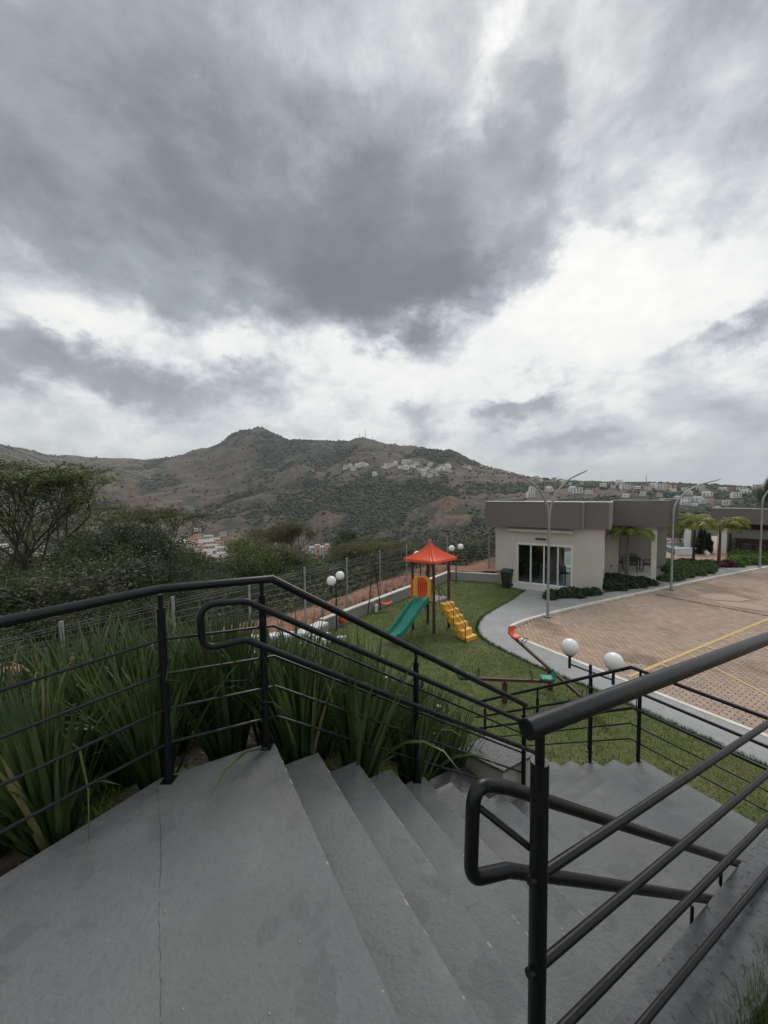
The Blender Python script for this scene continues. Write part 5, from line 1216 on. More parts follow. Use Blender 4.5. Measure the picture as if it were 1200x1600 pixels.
# red slotted panel on the far side
rp_ = MB(); B0, B1 = .08, wB - .07
for b0, b1, z0, z1 in ((B0, B1, 1.13, 1.26), (B0, B1, 1.66, 1.83), *[(B0 + (B1 - B0) * i / 7, B0 + (B1 - B0) * (i + .55) / 7, 1.26, 1.66) for i in range(8)]):
    b1 = min(b1, B1)
    if b1 - b0 < .01: continue
    rp_.hexa([pq(wA - .02, b0, z0), pq(wA + .03, b0, z0), pq(wA + .03, b1, z0), pq(wA - .02, b1, z0), pq(wA - .02, b0, z1), pq(wA + .03, b0, z1), pq(wA + .03, b1, z1), pq(wA - .02, b1, z1)])
# panel stands between left and back posts
rp2 = MB(); rp2.v = []
for (x, y, z) in rp_.v:
    q = Vector((x, y)) - PF; a, b = q.dot(ex), q.dot(ey)
    a2, b2 = b, wB + (a - wA); p = PF + ex * a2 + ey * b2; rp2.v.append((p.x, p.y, z))
rp2.f = rp_.f; rp2.build('guard_panel', M['red_plastic'], pl, bevel=.004)
# slide: runs out from the b-face (a<0)
slv = MB(); n = 16; sb0, sb1 = .14, wB - .14; rows = []
s0 = PF + ex * .02 + ey * ((sb0 + sb1) / 2); s1 = Vector((.20, 12.10)); dirS = (s1 - s0); Ls = dirS.length; dirS.normalize(); nS = Vector((-dirS.y, dirS.x)); hw_ = .25
for i in range(n + 1):
    t = i / n; q = s0 + dirS * Ls * t
    z = 1.12 - .86 * (.5 - .5 * math.cos(math.pi * min(1, max(0, (t - .03) / .93)))) if t < .97 else .255
    z -= .06 * math.sin(t * math.pi * 2) * .6
    z = max(z, .2)
    row = []
    for o, d in ((-hw_ - .03, .15), (-hw_, .17), (-hw_ + .025, .15), (-hw_ + .05, .02), (-hw_ * .45, 0), (hw_ * .45, 0), (hw_ - .05, .02), (hw_ - .025, .15), (hw_, .17), (hw_ + .03, .15), (hw_ + .02, -.05), (-hw_ - .02, -.05)):
        row.append((q.x + nS.x * o, q.y + nS.y * o, z + d))
    rows.append(row)
w = 12
for r_ in rows: slv.v += r_
for i in range(n):
    for k in range(w): k2 = (k + 1) % w; slv.f.append((i * w + k, i * w + k2, (i + 1) * w + k2, (i + 1) * w + k))
slv.f.append(tuple(range(w))); slv.f.append(tuple(n * w + k for k in reversed(range(w))))
slv.build('slide', M['green_plastic'], pl, smooth=True)
# steps: from the right face down to the front right
T0 = PF.lerp(PR, .55) ; sbot = Vector((2.82, 12.35)); T0 = Vector((2.10, 13.27)); dS = (sbot - T0); LS = dS.length; dS.normalize(); nS2 = Vector((-dS.y, dS.x)); ns = 6
for k in range(ns):
    z1 = 1.06 - 1.06 * k / ns; z0 = max(.0, z1 - .30); a0, a1 = LS * k / ns - .02, LS * (k + 1) / ns + .03; hw2 = .255
    c = [T0 + dS * a0 - nS2 * hw2, T0 + dS * a1 - nS2 * hw2, T0 + dS * a1 + nS2 * hw2, T0 + dS * a0 + nS2 * hw2]
    mb = MB(); mb.hexa([(c[0].x, c[0].y, z0 + .05), (c[1].x, c[1].y, z0 - .03 if z0 > .05 else 0), (c[2].x, c[2].y, z0 - .03 if z0 > .05 else 0), (c[3].x, c[3].y, z0 + .05)] + [(q.x, q.y, z1 - .035) for q in c])
    mb.build('step', M['yellow_plastic'], pl, bevel=.012)
for sgn in (-1, 1):
    o = nS2 * (.275 * sgn); g = MB(); f_ = lambda a, z: (T0.x + dS.x * a + o.x, T0.y + dS.y * a + o.y, z)
    g.tube([f_(-.02, 1.0), f_(-.02, 1.62), f_(LS * .12, 1.50), f_(LS * .98, .62), f_(LS * .98, 0)], .014, 8); g.tube([f_(LS * .55, .35), f_(LS * .55, 1.06)], .010, 6); g.tube([f_(0, 1.35), f_(LS * .97, .42)], .009, 6)
    g.build('step_rail', M['black_metal'], pl)
MB().tube([(x, y, z) for x, y, z in [(.98 + .075 * math.cos(a), 13.25, .52 + .075 * math.sin(a)) for a in [i * math.pi / 5 for i in range(11)]]], .028, 8).build('ring', M['yellow_plastic'], pl)
# move ring to the spot seen left of the slide
pl.children[-1].location = (-.62, .75, 0)

def bentsw(name, p, q, z, parent):
    MB().tube([p, q], .02, 8).build(name, M['black_metal'], parent)
sg = empty('swing_set', (0, 0, 0), label='black metal swing frame with orange seats behind the play tower', category='swing')
apL, apR = (-.42, 15.42, 1.97), (1.95, 16.05, 1.95)
MB().tube([apL, apR], .024, 10).build('top_bar', M['black_metal'], sg)
for (ax, ay, azz), fd in ((apL, ((-.70, 15.05), (-.19, 15.75))), (apR, ((1.68, 15.7), (2.2, 16.4)))):
    for fx, fy in fd:
        mx_ = (ax * .8 + fx * .2, ay * .8 + fy * .2, azz * .93); MB().tube([(ax, ay, azz), mx_, (fx, fy, 0)], .022, 8).build('leg', M['black_metal'], sg)
    MB().tube([(ax, ay, azz), (ax, ay, azz - .35)], .014, 6).build('hook', M['black_metal'], sg)
for c_ in (.20, .68):
    px0, py0 = apL[0] + (apR[0] - apL[0]) * c_, apL[1] + (apR[1] - apL[1]) * c_; d = Vector((apR[0] - apL[0], apR[1] - apL[1])).normalized()
    s_ = MB(); nS3 = Vector((-d.y, d.x)); n = 6
    for i in range(n):
        a0, a1 = -.24 + .48 * i / n, -.24 + .48 * (i + 1) / n; z0_, z1_ = .27 + 1.5 * a0 * a0, .27 + 1.5 * a1 * a1
        f_ = lambda a, b, z: (px0 + d.x * a + nS3.x * b, py0 + d.y * a + nS3.y * b, z)
        s_.hexa([f_(a0, -.1, z0_), f_(a1, -.1, z1_), f_(a1, .1, z1_), f_(a0, .1, z0_), f_(a0, -.1, z0_ + .035), f_(a1, -.1, z1_ + .035), f_(a1, .1, z1_ + .035), f_(a0, .1, z0_ + .035)])
    s_.build('seat', M['red_plastic'], sg, smooth=True)
    for sgn in (-1, 1):
        MB().tube([(px0 + d.x * .23 * sgn, py0 + d.y * .23 * sgn, .36), (px0 + d.x * .2 * sgn, py0 + d.y * .2 * sgn, 1.95)], .004, 4).build('chain', M['galv'], sg)
def seesaw(lo, hi, mid, cL, cH, label, base=None):
    root = empty('seesaw', (0, 0, 0), label=label, category='seesaw', group=None); lo, hi = Vector(lo), Vector(hi); d = (hi - lo).normalized(); side = Vector((-d.y, d.x, 0)).normalized(); up = side.cross(d) * -1
    if up.z < 0: up = -up
    def obx(c0_, c1_, w_, h_):
        mb = MB(); a = [c0_ - side * w_ - up * h_, c1_ - side * w_ - up * h_, c1_ + side * w_ - up * h_, c0_ + side * w_ - up * h_, c0_ - side * w_ + up * h_, c1_ - side * w_ + up * h_, c1_ + side * w_ + up * h_, c0_ + side * w_ + up * h_]; return mb.hexa([tuple(q) for q in a])
    obx(lo, hi, .032, .032).build('beam', M['wood_post'], root, bevel=.006)
    md = lo.lerp(hi, .5)
    MB().box(md.x - .05, md.x + .05, md.y - .05, md.y + .05, 0, md.z - .07).build('pivot_post', M['wood_post'], root)
    MB().tube([md - side * .1 - Vector((0, 0, .05)), md + side * .1 - Vector((0, 0, .05))], .022, 8).build('pivot', M['black_metal'], root)
    for e, sgn, m_ in ((lo, 1, cL), (hi, -1, cH)):
        c = e + up * .06; di = d * sgn
        s = MB(); prof = [(-.10, .20), (-.07, .22), (-.035, .06), (.05, .035), (.2, .05), (.24, .02), (.2, -.01), (-.06, -.02)]
        vs = [tuple(c + di * a + side * w2 + up * b) for w2 in (-.11, .11) for a, b in prof]; n = len(prof)
        s.add(vs, [tuple(range(n)), tuple(reversed(range(n, 2 * n)))] + [(i, (i + 1) % n, n + (i + 1) % n, n + i) for i in range(n)]); s.build('seat', m_, root, bevel=.014, smooth=True)
        c2 = e + di * .42 + up * .05
        MB().tube([tuple(c2 + side * .085 * math.sin(a) + up * (.10 - .10 * math.cos(a)) + di * .02 * (1 - math.cos(a))) for a in [i * math.pi / 7 for i in range(15)]], .011, 6).build('handle', M['black_metal'], root)
    return root
seesaw((4.6, 8.0, .13), (3.50, 10.42, .90), None, M['red_plastic'], M['red_plastic'], 'seesaw with orange red seats, one end raised against the grey pavement')
seesaw((1.72, 8.75, .56), (3.80, 8.62, .52), None, M['green_plastic'], M['green_plastic'], 'seesaw with green seats lying level behind the strap leaved plants')

# ------------------------------------------------------------------ lamps
def globe_lamp(x, y, d, label, H=1.68, sp=.40, zg=1.88):
    root = empty('globe_lamp', (x, y, 0), math.atan2(d[1], d[0]), label=label, category='lamp', group='twin globe lamps on the lawn')
    MB().tube([(0, 0, 0), (0, 0, H)], .027, 12).build('pole', M['black_metal'], root, smooth=True)
    MB().lathe([(.07, 0), (.07, .02), (.03, .03)], 12).build('base_plate', M['black_metal'], root)
    MB().tube([(-sp, 0, H - .14), (sp, 0, H - .14)], .018, 10).build('arm', M['black_metal'], root, smooth=True)
    for s in (-1, 1):
        MB().tube([(s * sp, 0, zg - .42), (s * sp, 0, zg - .17)], .026, 12).build('stem', M['black_metal'], root, smooth=True)
        MB().lathe([(.03, -.19), (.075, -.165), (.08, -.14), (.06, -.13)], 16, (s * sp, 0, zg)).build('cup', M['black_metal'], root, smooth=True)
        prof = [(.001, -.162)] + [(.163 * math.sin(math.pi * i / 14), -.163 * math.cos(math.pi * i / 14)) for i in range(1, 14)] + [(.001, .163)]
        MB().lathe(prof, 24, (s * sp, 0, zg)).build('globe', M['globe'], root, smooth=True)
globe_lamp(3.83, 7.0, (.48, -.67), 'nearest black lamp with two white globes, between lower railing and kerb')
globe_lamp(-1.735, 13.42, (.26, .97), 'black lamp with two white globes in front of the wire fence, left of the swing')
globe_lamp(3.78, 20.1, (.72, .69), 'farthest black lamp with two white globes at the wall corner behind the play tower')
globe_lamp(1.62, 17.2, (-.3, .95), 'black lamp hidden behind the play tower with a white globe under the roof edge', zg=1.97)
globe_lamp(6.27, 5.35, (.48, -.67), 'black lamp cut by the right edge, only the rim of its globe in view', zg=2.18, H=1.95)
def street_lamp(x, y, arms, h0, label):
    root = empty('street_lamp', (x, y, 0), label=label, category='street lamp')
    MB().lathe([(.13, 0), (.13, .025), (.07, .03), (.062, .12)], 14).build('base_plate', M['galv'], root)
    MB().tube([(0, 0, 0), (0, 0, h0 * .5), (0, 0, h0)], [.055, .048, .04], 14).build('pole', M['galv'], root, smooth=True)
    for (dx_, dy_, top, low) in arms:
        pts = []
        for i in range(9):
            t = i / 8; a = t * math.pi / 2 * .80
            pts.append((dx_ * (1 - math.cos(a)) / (1 - math.cos(math.pi / 2 * .8)), dy_ * (1 - math.cos(a)) / (1 - math.cos(math.pi / 2 * .8)), h0 + (top - h0) * math.sin(a) / math.sin(math.pi / 2 * .8)))
        a_ = MB(); a_.tube(pts, [.046 - .014 * i / 8 for i in range(9)], 10); a_.build('arm', M['galv'], root, smooth=True)
        e = Vector(pts[-1]); d = (Vector(pts[-1]) - Vector(pts[-2])).normalized(); s = Vector((-d.y, d.x, 0)).normalized(); u_ = d.cross(s)
        hd = MB(); prof = [(0, .035), (.10, .075), (.30, .085), (.44, .05), (.46, .02)]
        top_, bot_ = [], []
        ring = []
        for L_, w_ in prof: ring.append([tuple(e + d * L_ + s * (w_ * k1) + u_ * (.045 * k2 * (1 if L_ < .4 else .6))) for k1, k2 in ((-1, -.5), (1, -.5), (.8, .8), (-.8, .8))])
        for r_ in ring: hd.v += r_
        for i in range(len(ring) - 1):
            for k in range(4): hd.f.append((i * 4 + k, i * 4 + (k + 1) % 4, (i + 1) * 4 + (k + 1) % 4, (i + 1) * 4 + k))
        hd.f += [(0, 1, 2, 3), tuple(len(ring) * 4 - 4 + k for k in (3, 2, 1, 0))]
        hd.build('lamp_head', M['galv'], root, bevel=.008)
street_lamp(6.30, 14.62, [(-1.12, -.1, 5.40, 0), (1.08, .1, 5.44, 0)], 3.75, 'tall galvanised street lamp with two curved arms on the yard in front of the hall')
street_lamp(13.83, 18.30, [(1.62, -.1, 5.16, 0)], 3.75, 'tall galvanised street lamp with one arm curving right, between hall and yard')
street_lamp(22.5, 22.8, [(1.7, -.2, 5.3, 0)], 3.95, 'tall galvanised street lamp at the far right edge by the bright green bed')

# ------------------------------------------------------------------ the hall
HB = Vector((10.16, 17.75)); E1 = Vector((.85, -.527)); E2 = Vector((.527, .85))
def hp(a, b): q = HB + E1 * a + E2 * b; return (q.x, q.y)
def hbox(mb, a0, a1, b0, b1, z0, z1): return mb.prism([hp(a0, b0), hp(a1, b0), hp(a1, b1), hp(a0, b1)], z0, z1)
hall = empty('party_hall', (0, 0, 0), label='beige single-storey hall with deep brown-grey roof band and glass sliding doors', category='building')
def hpart(name, m, *boxes, bevel=0, parent=None):
    mb = MB()
    for b in boxes: hbox(mb, *b)
    return mb.build(name, M[m], parent or hall, bevel=bevel)
DL, DR, DT = -3.82, -1.30, 2.14
W_ = -4.97
hpart('front_wall', 'beige_wall', (W_, DL, 0, .18, -.1, 3.2), (DR, 0, 0, .18, -.1, 3.2), (DL, DR, 0, .18, DT, 3.2))
hpart('side_wall', 'beige_wall', (-.178, 0, .182, 1.1, -.1, 3.2), (-.178, 0, 1.75, 8, -.1, 3.2), (-.178, 0, 1.1, 1.75, -.1, .95), (-.178, 0, 1.1, 1.75, 2.25, 3.2))
hpart('left_wall', 'beige_wall', (W_, W_ + .18, .182, 8, -.1, 3.2))
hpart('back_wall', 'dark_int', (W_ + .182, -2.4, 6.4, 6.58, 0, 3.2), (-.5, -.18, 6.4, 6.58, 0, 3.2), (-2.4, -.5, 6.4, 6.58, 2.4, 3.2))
hpart('light_opening_frame', 'white_frame', (-2.4, -2.35, 6.42, 6.5, 0, 2.4), (-.55, -.5, 6.42, 6.5, 0, 2.4))  # frame of an unseen opening added to let daylight onto the floor
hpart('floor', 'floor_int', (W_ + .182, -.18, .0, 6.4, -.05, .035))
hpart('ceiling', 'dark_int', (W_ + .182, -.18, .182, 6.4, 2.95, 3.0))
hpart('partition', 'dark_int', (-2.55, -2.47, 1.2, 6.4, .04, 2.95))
w1 = hpart('side_window', 'white_frame', (-.03, .03, 1.1, 1.15, .95, 2.25), (-.03, .03, 1.70, 1.75, .95, 2.25), (-.03, .03, 1.15, 1.70, .95, 1.0), (-.03, .03, 1.15, 1.70, 2.2, 2.25))
hpart('pane', 'pane_glass', (-.005, .005, 1.15, 1.70, 1.0, 2.2), parent=w1)
hpart('porch', 'tile', (-4.25, -.95, -.95, -.002, -.05, .06), bevel=.005)
# doors
ws = [DL, DL + .63, DL + 1.26, DL + 1.90, DR]
for i in range(4):
    a0, a1 = ws[i] + .005, ws[i + 1] - .005; y0 = .06 if i % 3 == 0 else .10
    if i == 3: a0, a1 = ws[3] + .02, ws[4] - .005
    fr_ = .028
    f = hpart('door_leaf', 'white_frame', (a0, a0 + fr_, y0, y0 + .04, .07, DT - .05), (a1 - fr_, a1, y0, y0 + .04, .07, DT - .05), (a0 + fr_, a1 - fr_, y0, y0 + .04, .07, .12), (a0 + fr_, a1 - fr_, y0, y0 + .04, DT - .10, DT - .05))
    hpart('pane', 'pane_glass', (a0 + fr_, a1 - fr_, y0 + .015, y0 + .022, .12, DT - .10), parent=f)
    if i == 2: hpart('handle', 'white_frame', (a1 - .035, a1 - .015, y0 - .04, y0, 1.0, 1.2), parent=f)
hpart('door_frame', 'white_frame', (DL - .05, DL, -.01, .16, .0, DT), (DR, DR + .05, -.01, .16, .0, DT), (DL, DR, -.01, .16, DT - .048, DT + .03), (DL, DR, .02, .16, .036, .068))
hpart('wall_light', 'wood_post', (-2.95, -2.45, -.07, -.005, 2.36, 2.45))
hpart('canopy', 'beige_wall', (-4.3, -1.25, -.26, -.003, 2.76, 2.90))
# roof band volumes
hpart('roof_band', 'brown_band', (-5.38, -.90, -.48, .0 - .003, 3.02, 4.28), (-5.38, -5.2, .0, 7.9, 3.02, 4.28))
hpart('roof_band', 'brown_band', (-.75, .22, -.22, .0 - .003, 3.04, 4.27), (-.75, .22, 0.003, .02, 3.04, 4.27))
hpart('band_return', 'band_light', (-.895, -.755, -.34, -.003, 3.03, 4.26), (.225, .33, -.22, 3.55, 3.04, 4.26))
hpart('flashing', 'flashing', (-5.40, -.88, -.50, .05, 4.283, 4.295), (-.77, .35, -.24, .05, 4.275, 4.287), (.335, 2.80, 3.53, 3.8, 4.253, 4.265), (2.62, 3.58, 7.5, 7.8, 4.21, 4.24))
hpart('roof_slab', 'roof_grey', (W_ - .2, .2, .06, 8.0, 3.2, 4.05), (.2, 2.6, 3.85, 9.0, 3.2, 4.05))
hpart('roof_band', 'brown_band', (.335, 2.78, 3.55, 3.85, 2.90, 4.25))
hpart('roof_band', 'brown_band', (2.60, 3.55, 7.5, 8.4, 2.72, 4.205), (2.60, 2.78, 3.86, 7.49, 2.90, 4.2))
# terrace
hpart('terrace_wall', 'beige_wall', (.003, .64, 4.0, 4.18, -.1, 3.2))
hpart('terrace_jamb', 'brown_band', (.643, .70, 3.98, 4.4, 0, 2.88))
hpart('terrace_lintel', 'cream', (.705, 2.30, 4.0, 4.18, 2.66, 2.895))
hpart('column', 'cream', (2.08, 2.32, 3.9, 4.14, 0, 2.66), bevel=.005)
hpart('terrace_floor', 'tile', (.003, 2.33, 3.78, 8.0, -.05, .05))
hpart('terrace_back_wall', 'grey_render', (.003, 3.06, 8.0, 8.2, 0, 2.9))
hpart('terrace_ceiling', 'cream', (.003, 2.33, 4.2, 8.0, 2.91, 3.0))
hpart('power_socket', 'wood_post', (.25, .33, 3.97, 3.997, .55, .66))
# plastic furniture
def chair(x, y, rz, label, group, s=1.0, m='black_plastic', arms=True, lift=0.05):
    root = empty('chair', (x, y, lift), rz, label=label, category='chair', group=group); root.scale = (s, s, s)
    MB().box(-.23, .23, -.22, .22, .42, .455).build('seat', M[m], root, bevel=.01)
    b = MB()
    for i in range(5): b.box(-.21 + .09 * i, -.155 + .09 * i, .2, .225, .46, .80)
    b.tube([(-.23, .21, .46), (-.22, .22, .74), (-.12, .235, .85), (0, .24, .88), (.12, .235, .85), (.22, .22, .74), (.23, .21, .46)], .022, 6); b.build('backrest', M[m], root)
    for sx_ in (-1, 1):
        for sy_ in (-1, 1): MB().tube([(sx_ * .20, sy_ * .19, .42), (sx_ * .25, sy_ * .25, 0)], .02, 6).build('leg', M[m], root)
        if arms: MB().tube([(sx_ * .24, -.2, .42), (sx_ * .27, -.2, .64), (sx_ * .27, .0, .67), (sx_ * .23, .22, .66)], .017, 6).build('armrest', M[m], root)
    return root
def table(x, y, rz, label, w=.8, d=.8, m='black_plastic', lift=.05, group=None):
    root = empty('table', (x, y, lift), rz, label=label, category='table', group=group)
    MB().box(-w / 2, w / 2, -d / 2, d / 2, .70, .735).build('tabletop', M[m], root, bevel=.01)
    for sx_ in (-1, 1):
        for sy_ in (-1, 1): MB().tube([(sx_ * (w / 2 - .07), sy_ * (d / 2 - .07), .70), (sx_ * (w / 2 - .05), sy_ * (d / 2 - .05), 0)], .025, 6).build('leg', M[m], root)
ang = math.atan2(E1.y, E1.x); tx, ty = hp(1.35, 6.3); table(tx, ty, ang, 'black plastic table on the open terrace of the beige hall')
for da, db, r_, wh in ((-.05, -.72, math.pi, 'in front of'), (-.72, .05, math.pi / 2, 'left of'), (.72, .0, -math.pi / 2, 'right of'), (.0, .72, 0, 'behind')):
    cx_, cy_ = hp(1.35 + da, 6.3 + db); chair(cx_, cy_, ang + r_, 'black plastic armchair %s the terrace table' % wh, 'chairs on the hall terrace')
cx_, cy_ = hp(-1.72, 1.5); chair(cx_, cy_, ang + .9, 'dark chair standing inside the hall, seen through the right door pane', None, lift=.04)
cx_, cy_ = hp(-3.3, 2.6); table(cx_, cy_, ang, 'dark table inside the hall behind the left door panes', 1.6, .8, lift=.04)
for k_, (da, db) in enumerate(((-.5, -.7), (.45, -.7))): cx_, cy_ = hp(-3.3 + da, 2.6 + db); chair(cx_, cy_, ang + math.pi, 'dark chair inside the hall, %s of the two in front of the table' % ('left' if k_ == 0 else 'right'), None, lift=.04)
# bin
bn = empty('wheeled_bin', (6.12, 19.02, .0), math.atan2(-.527, .85), label='black wheeled bin with lid by the hall wall, left of the glass doors', category='bin')
b = MB(); b.hexa([(-.19, -.2, .05), (.19, -.2, .05), (.19, .2, .05), (-.19, .2, .05), (-.26, -.29, .82), (.26, -.29, .82), (.26, .27, .82), (-.26, .27, .82)]); b.build('bin_body', M['black_plastic'], bn, bevel=.02)
b = MB(); b.hexa([(-.29, -.33, .825), (.29, -.33, .825), (.29, .3, .825), (-.29, .3, .825), (-.25, -.27, .90), (.25, -.27, .90), (.25, .26, .92), (-.25, .26, .92)]); b.build('lid', M['black_plastic'], bn, bevel=.02)
for s in (-1, 1): MB().tube([(s * .19, .2, .1), (s * .24, .2, .1)], .1, 14).build('wheel', M['black_plastic'], bn)
MB().tube([(-.2, .31, .8), (.2, .31, .8)], .018, 8).build('handle', M['black_plastic'], bn)

# ------------------------------------------------------------------ pavilion and spa
PB0 = Vector((24.35, 27.85)); Q1 = Vector((.72, -.694)).normalized(); Q2 = Vector((.694, .72)).normalized()
def bp_(a, b): q = PB0 + Q1 * a + Q2 * b; return (q.x, q.y)
pav = empty('barbecue_pavilion', (0, 0, 0), label='open barbecue pavilion with flat brown-grey roof band at the right edge', category='building')
def pbx(name, m, *boxes, parent=None, bevel=0):
    mb = MB()
    for a0, a1, b0, b1, z0, z1 in boxes: mb.prism([bp_(a0, b0), bp_(a1, b0), bp_(a1, b1), bp_(a0, b1)], z0, z1)
    return mb.build(name, M[m], parent or pav, bevel=bevel)
poly_sheet('patio', [(17.0, 22.7), (17.9, 22.35), (18.9, 22.25), (21.8, 23.6), (24.2, 25.0), (31, 25.5), (36, 36), (22.5, 36), (20.6, 28.4)], .016, M['patio'], kind='structure')
pbx('column', 'white', (0, .48, 0, .3, 0, 2.27)); pbx('column', 'white', (7.6, 8.0, 0, .3, 0, 2.27))
pbx('roof_band', 'brown_band', (-.35, 9.5, -.35, -.1, 2.275, 3.32), (-.35, -.1, -.098, 4.5, 2.275, 3.32))
pbx('flashing', 'flashing', (-.38, 9.5, -.38, -.05, 3.323, 3.36)); pbx('soffit', 'cream', (-.095, 9.5, -.095, 4.6, 2.30, 2.42)); pbx('roof_slab', 'roof_grey', (-.095, 9.5, -.095, 4.6, 2.425, 3.1))
pbx('back_wall', 'white', (-.1, 9.5, 3.3, 3.45, 0, 2.3)); pbx('side_wall', 'white', (-.1, .05, 1.4, 3.3, 0, 2.3))
pbx('upper_cabinet', 'wood_cab', (.9, 3.2, 2.9, 3.29, 1.62, 2.28)); pbx('counter', 'wood_cab', (.9, 3.2, 2.6, 3.29, .02, .86)); pbx('worktop', 'counter', (.85, 3.25, 2.55, 3.29, .863, .91))
pbx('chimney_breast', 'wood_cab', (3.3, 3.6, 2.5, 3.29, 0, 2.28), (3.6, 6.4, 2.85, 3.29, 0, 2.28))
pbx('shelf_frame', 'white', (3.9, 5.6, 2.7, 2.845, 1.10, 1.16), (3.9, 5.6, 2.7, 2.845, 1.42, 1.48), (3.9, 3.97, 2.7, 2.845, 1.16, 1.42)); pbx('oven_opening', 'black_plastic', (3.97, 5.6, 2.82, 2.848, 1.165, 1.415))
pbx('speaker', 'black_plastic', (.55, .72, .8, 1.0, .02, 1.5))
for k_, (a, b) in enumerate(((1.9, .7), (3.6, .8))):
    x, y = bp_(a, b); wh = ('left', 'right')[k_]
    table(x, y, math.atan2(Q1.y, Q1.x), '%s dark table under the pavilion roof' % wh, 1.3, .8, 'counter', .02)
    for j, (da, db, r_) in enumerate(((-.35, -.65, math.pi), (.35, -.65, math.pi), (-.9, 0, math.pi / 2), (.0, .65, 0))):
        x, y = bp_(a + da, b + db); chair(x, y, math.atan2(Q1.y, Q1.x) + r_, 'dark chair at the %s pavilion table' % wh, 'chairs at the %s pavilion table' % wh, m='counter', lift=.02)
# framed white shower wall
sh = empty('framed_wall', (0, 0, 0), label='white framed screen wall behind the dark conifers, left of the pavilion', category='wall')
def fbx(name, m, pts, z0, z1): MB().prism(pts, z0, z1).build(name, M[m], sh)
fa, fb = Vector((22.55, 28.1)), Vector((24.35, 29.4)); fd = (fb - fa).normalized(); fn = Vector((-fd.y, fd.x))
def fpt(a, b): q = fa + fd * a + fn * b; return (q.x, q.y)
LF = (fb - fa).length
fbx('frame_post', 'white', [fpt(0, 0), fpt(.14, 0), fpt(.14, .4), fpt(0, .4)], 0, 2.12)
fbx('frame_post', 'white', [fpt(LF - .14, 0), fpt(LF, 0), fpt(LF, .4), fpt(LF - .14, .4)], 0, 2.12)
fbx('frame_beam', 'white', [fpt(0, -.02), fpt(LF, -.02), fpt(LF, .42), fpt(0, .42)], 2.123, 2.22)
fbx('screen_panel', 'grey_render', [fpt(.143, .2), fpt(LF - .143, .2), fpt(LF - .143, .28), fpt(.143, .28)], 0, 2.12)
spa = empty('spa_pool', (0, 0, 0), label='small raised spa pool with pale blue white side wall on the patio', category='pool')
sp = [(20.95, 27.45), (22.05, 27.45), (22.9, 30.3), (21.6, 30.3)]
MB().prism([(20.95, 27.3), (22.25, 27.3), (22.3, 27.45), (20.95, 27.45)], .02, .46).build('front_wall', M['pool_white'], spa)
MB().prism([(20.9, 27.24), (22.3, 27.24), (22.36, 27.5), (20.9, 27.5)], .463, .52).build('coping', M['white'], spa)
MB().prism([(20.95, 27.5), (22.4, 27.5), (24.2, 30.6), (22.0, 30.6)], .02, .40).build('water', M['water'], spa)
MB().hexa([(22.85, 27.05, .0), (23.15, 27.05, 0), (24.6, 30.2, 0), (24.3, 30.2, 0), (22.85, 27.05, .18), (23.15, 27.05, .18), (24.6, 30.2, .72), (24.3, 30.2, .72)]).build('side_wall', M['white'], spa)
bn2 = empty('tall_bin', (24.05, 28.25, .016), .3, label='dark rounded bin beside the conifers left of the pavilion column', category='bin')
MB().lathe([(.22, 0), (.27, .7), (.28, .72), (.26, .86), (.12, .93)], 16).build('bin_body', M['black_plastic'], bn2, smooth=True)
MB().lathe([(.285, .70), (.29, .74), (.285, .76)], 16).build('rim', M['black_plastic'], bn2)

# ------------------------------------------------------------------ palms, hedges, beds
def palm(x, y, h, tr, nf, fl, label, m='palm_leaf', seed=1, droop=1.0, only=None, tm='palm_trunk', z0=0):
    r = random.Random(seed); root = empty('palm_tree', (x, y, z0), label=label, category='palm')
    MB().tube([(0, 0, -.1), (.0, 0, h * .3), (.03, .01, h * .7), (.04, .02, h)], [tr * 1.5, tr, tr * .8, tr * .7], 10).build('trunk', M[tm], root, smooth=True)
    MB().tube([(.04, .02, h), (.05, .02, h + .35)], [tr * .9, tr * .4], 8).build('crownshaft', M['palm_leaf'], root, smooth=True)
    for i in range(nf):
        an = (i / nf) * 6.28 + r.uniform(-.3, .3) if only is None else only[0] + (only[1] - only[0]) * i / max(1, nf - 1) + r.uniform(-.15, .15)
        L_ = fl * r.uniform(.8, 1.1); el_ = r.uniform(.55, 1.25); V_, F_ = [], []; pts = []; p = Vector((.05, .02, h + .3)); th = el_
        for k in range(13):
            pts.append(p.copy()); st_ = L_ / 12; p = p + Vector((math.cos(an) * math.cos(th), math.sin(an) * math.cos(th), math.sin(th))) * st_; th -= droop * (.10 + .16 * k / 12)
        sd_ = Vector((-math.sin(an), math.cos(an), 0))
        for k in range(1, 12):
            for j in range(4):
                q = pts[k].lerp(pts[k + 1], j / 4); d = (pts[k + 1] - pts[k]).normalized(); ll = L_ * .34 * math.sin(math.pi * min(1, (k + j / 4) / 12 + .08)) ** .6
                for s in (-1, 1):
                    t_ = (sd_ * s * .85 + d * .55 + Vector((0, 0, -.55 + r.uniform(-.25, .45)))).normalized(); e = q + t_ * ll; wv_ = d * .018; b = len(V_)
                    V_ += [tuple(q - wv_), tuple(q + wv_), tuple(q.lerp(e, .6) + wv_ * .8 + Vector((0, 0, .0))), tuple(e - Vector((0, 0, ll * .15))), tuple(q.lerp(e, .6) - wv_ * .8)]; F_.append((b, b + 1, b + 2, b + 3, b + 4))
        mb = MB(); mb.v = V_; mb.f = F_; mb.tube([tuple(q) for q in pts], .012, 4, cap=False); mb.build('frond', M[m if i % 4 else ('palm_leaf_yellow' if m == 'palm_leaf_yellow' else 'palm_leaf')], root)
palm(12.85, 20.15, 2.2, .085, 10, 1.6, 'young palm with arching fronds in the bed before the hall terrace', seed=2, droop=1.15)
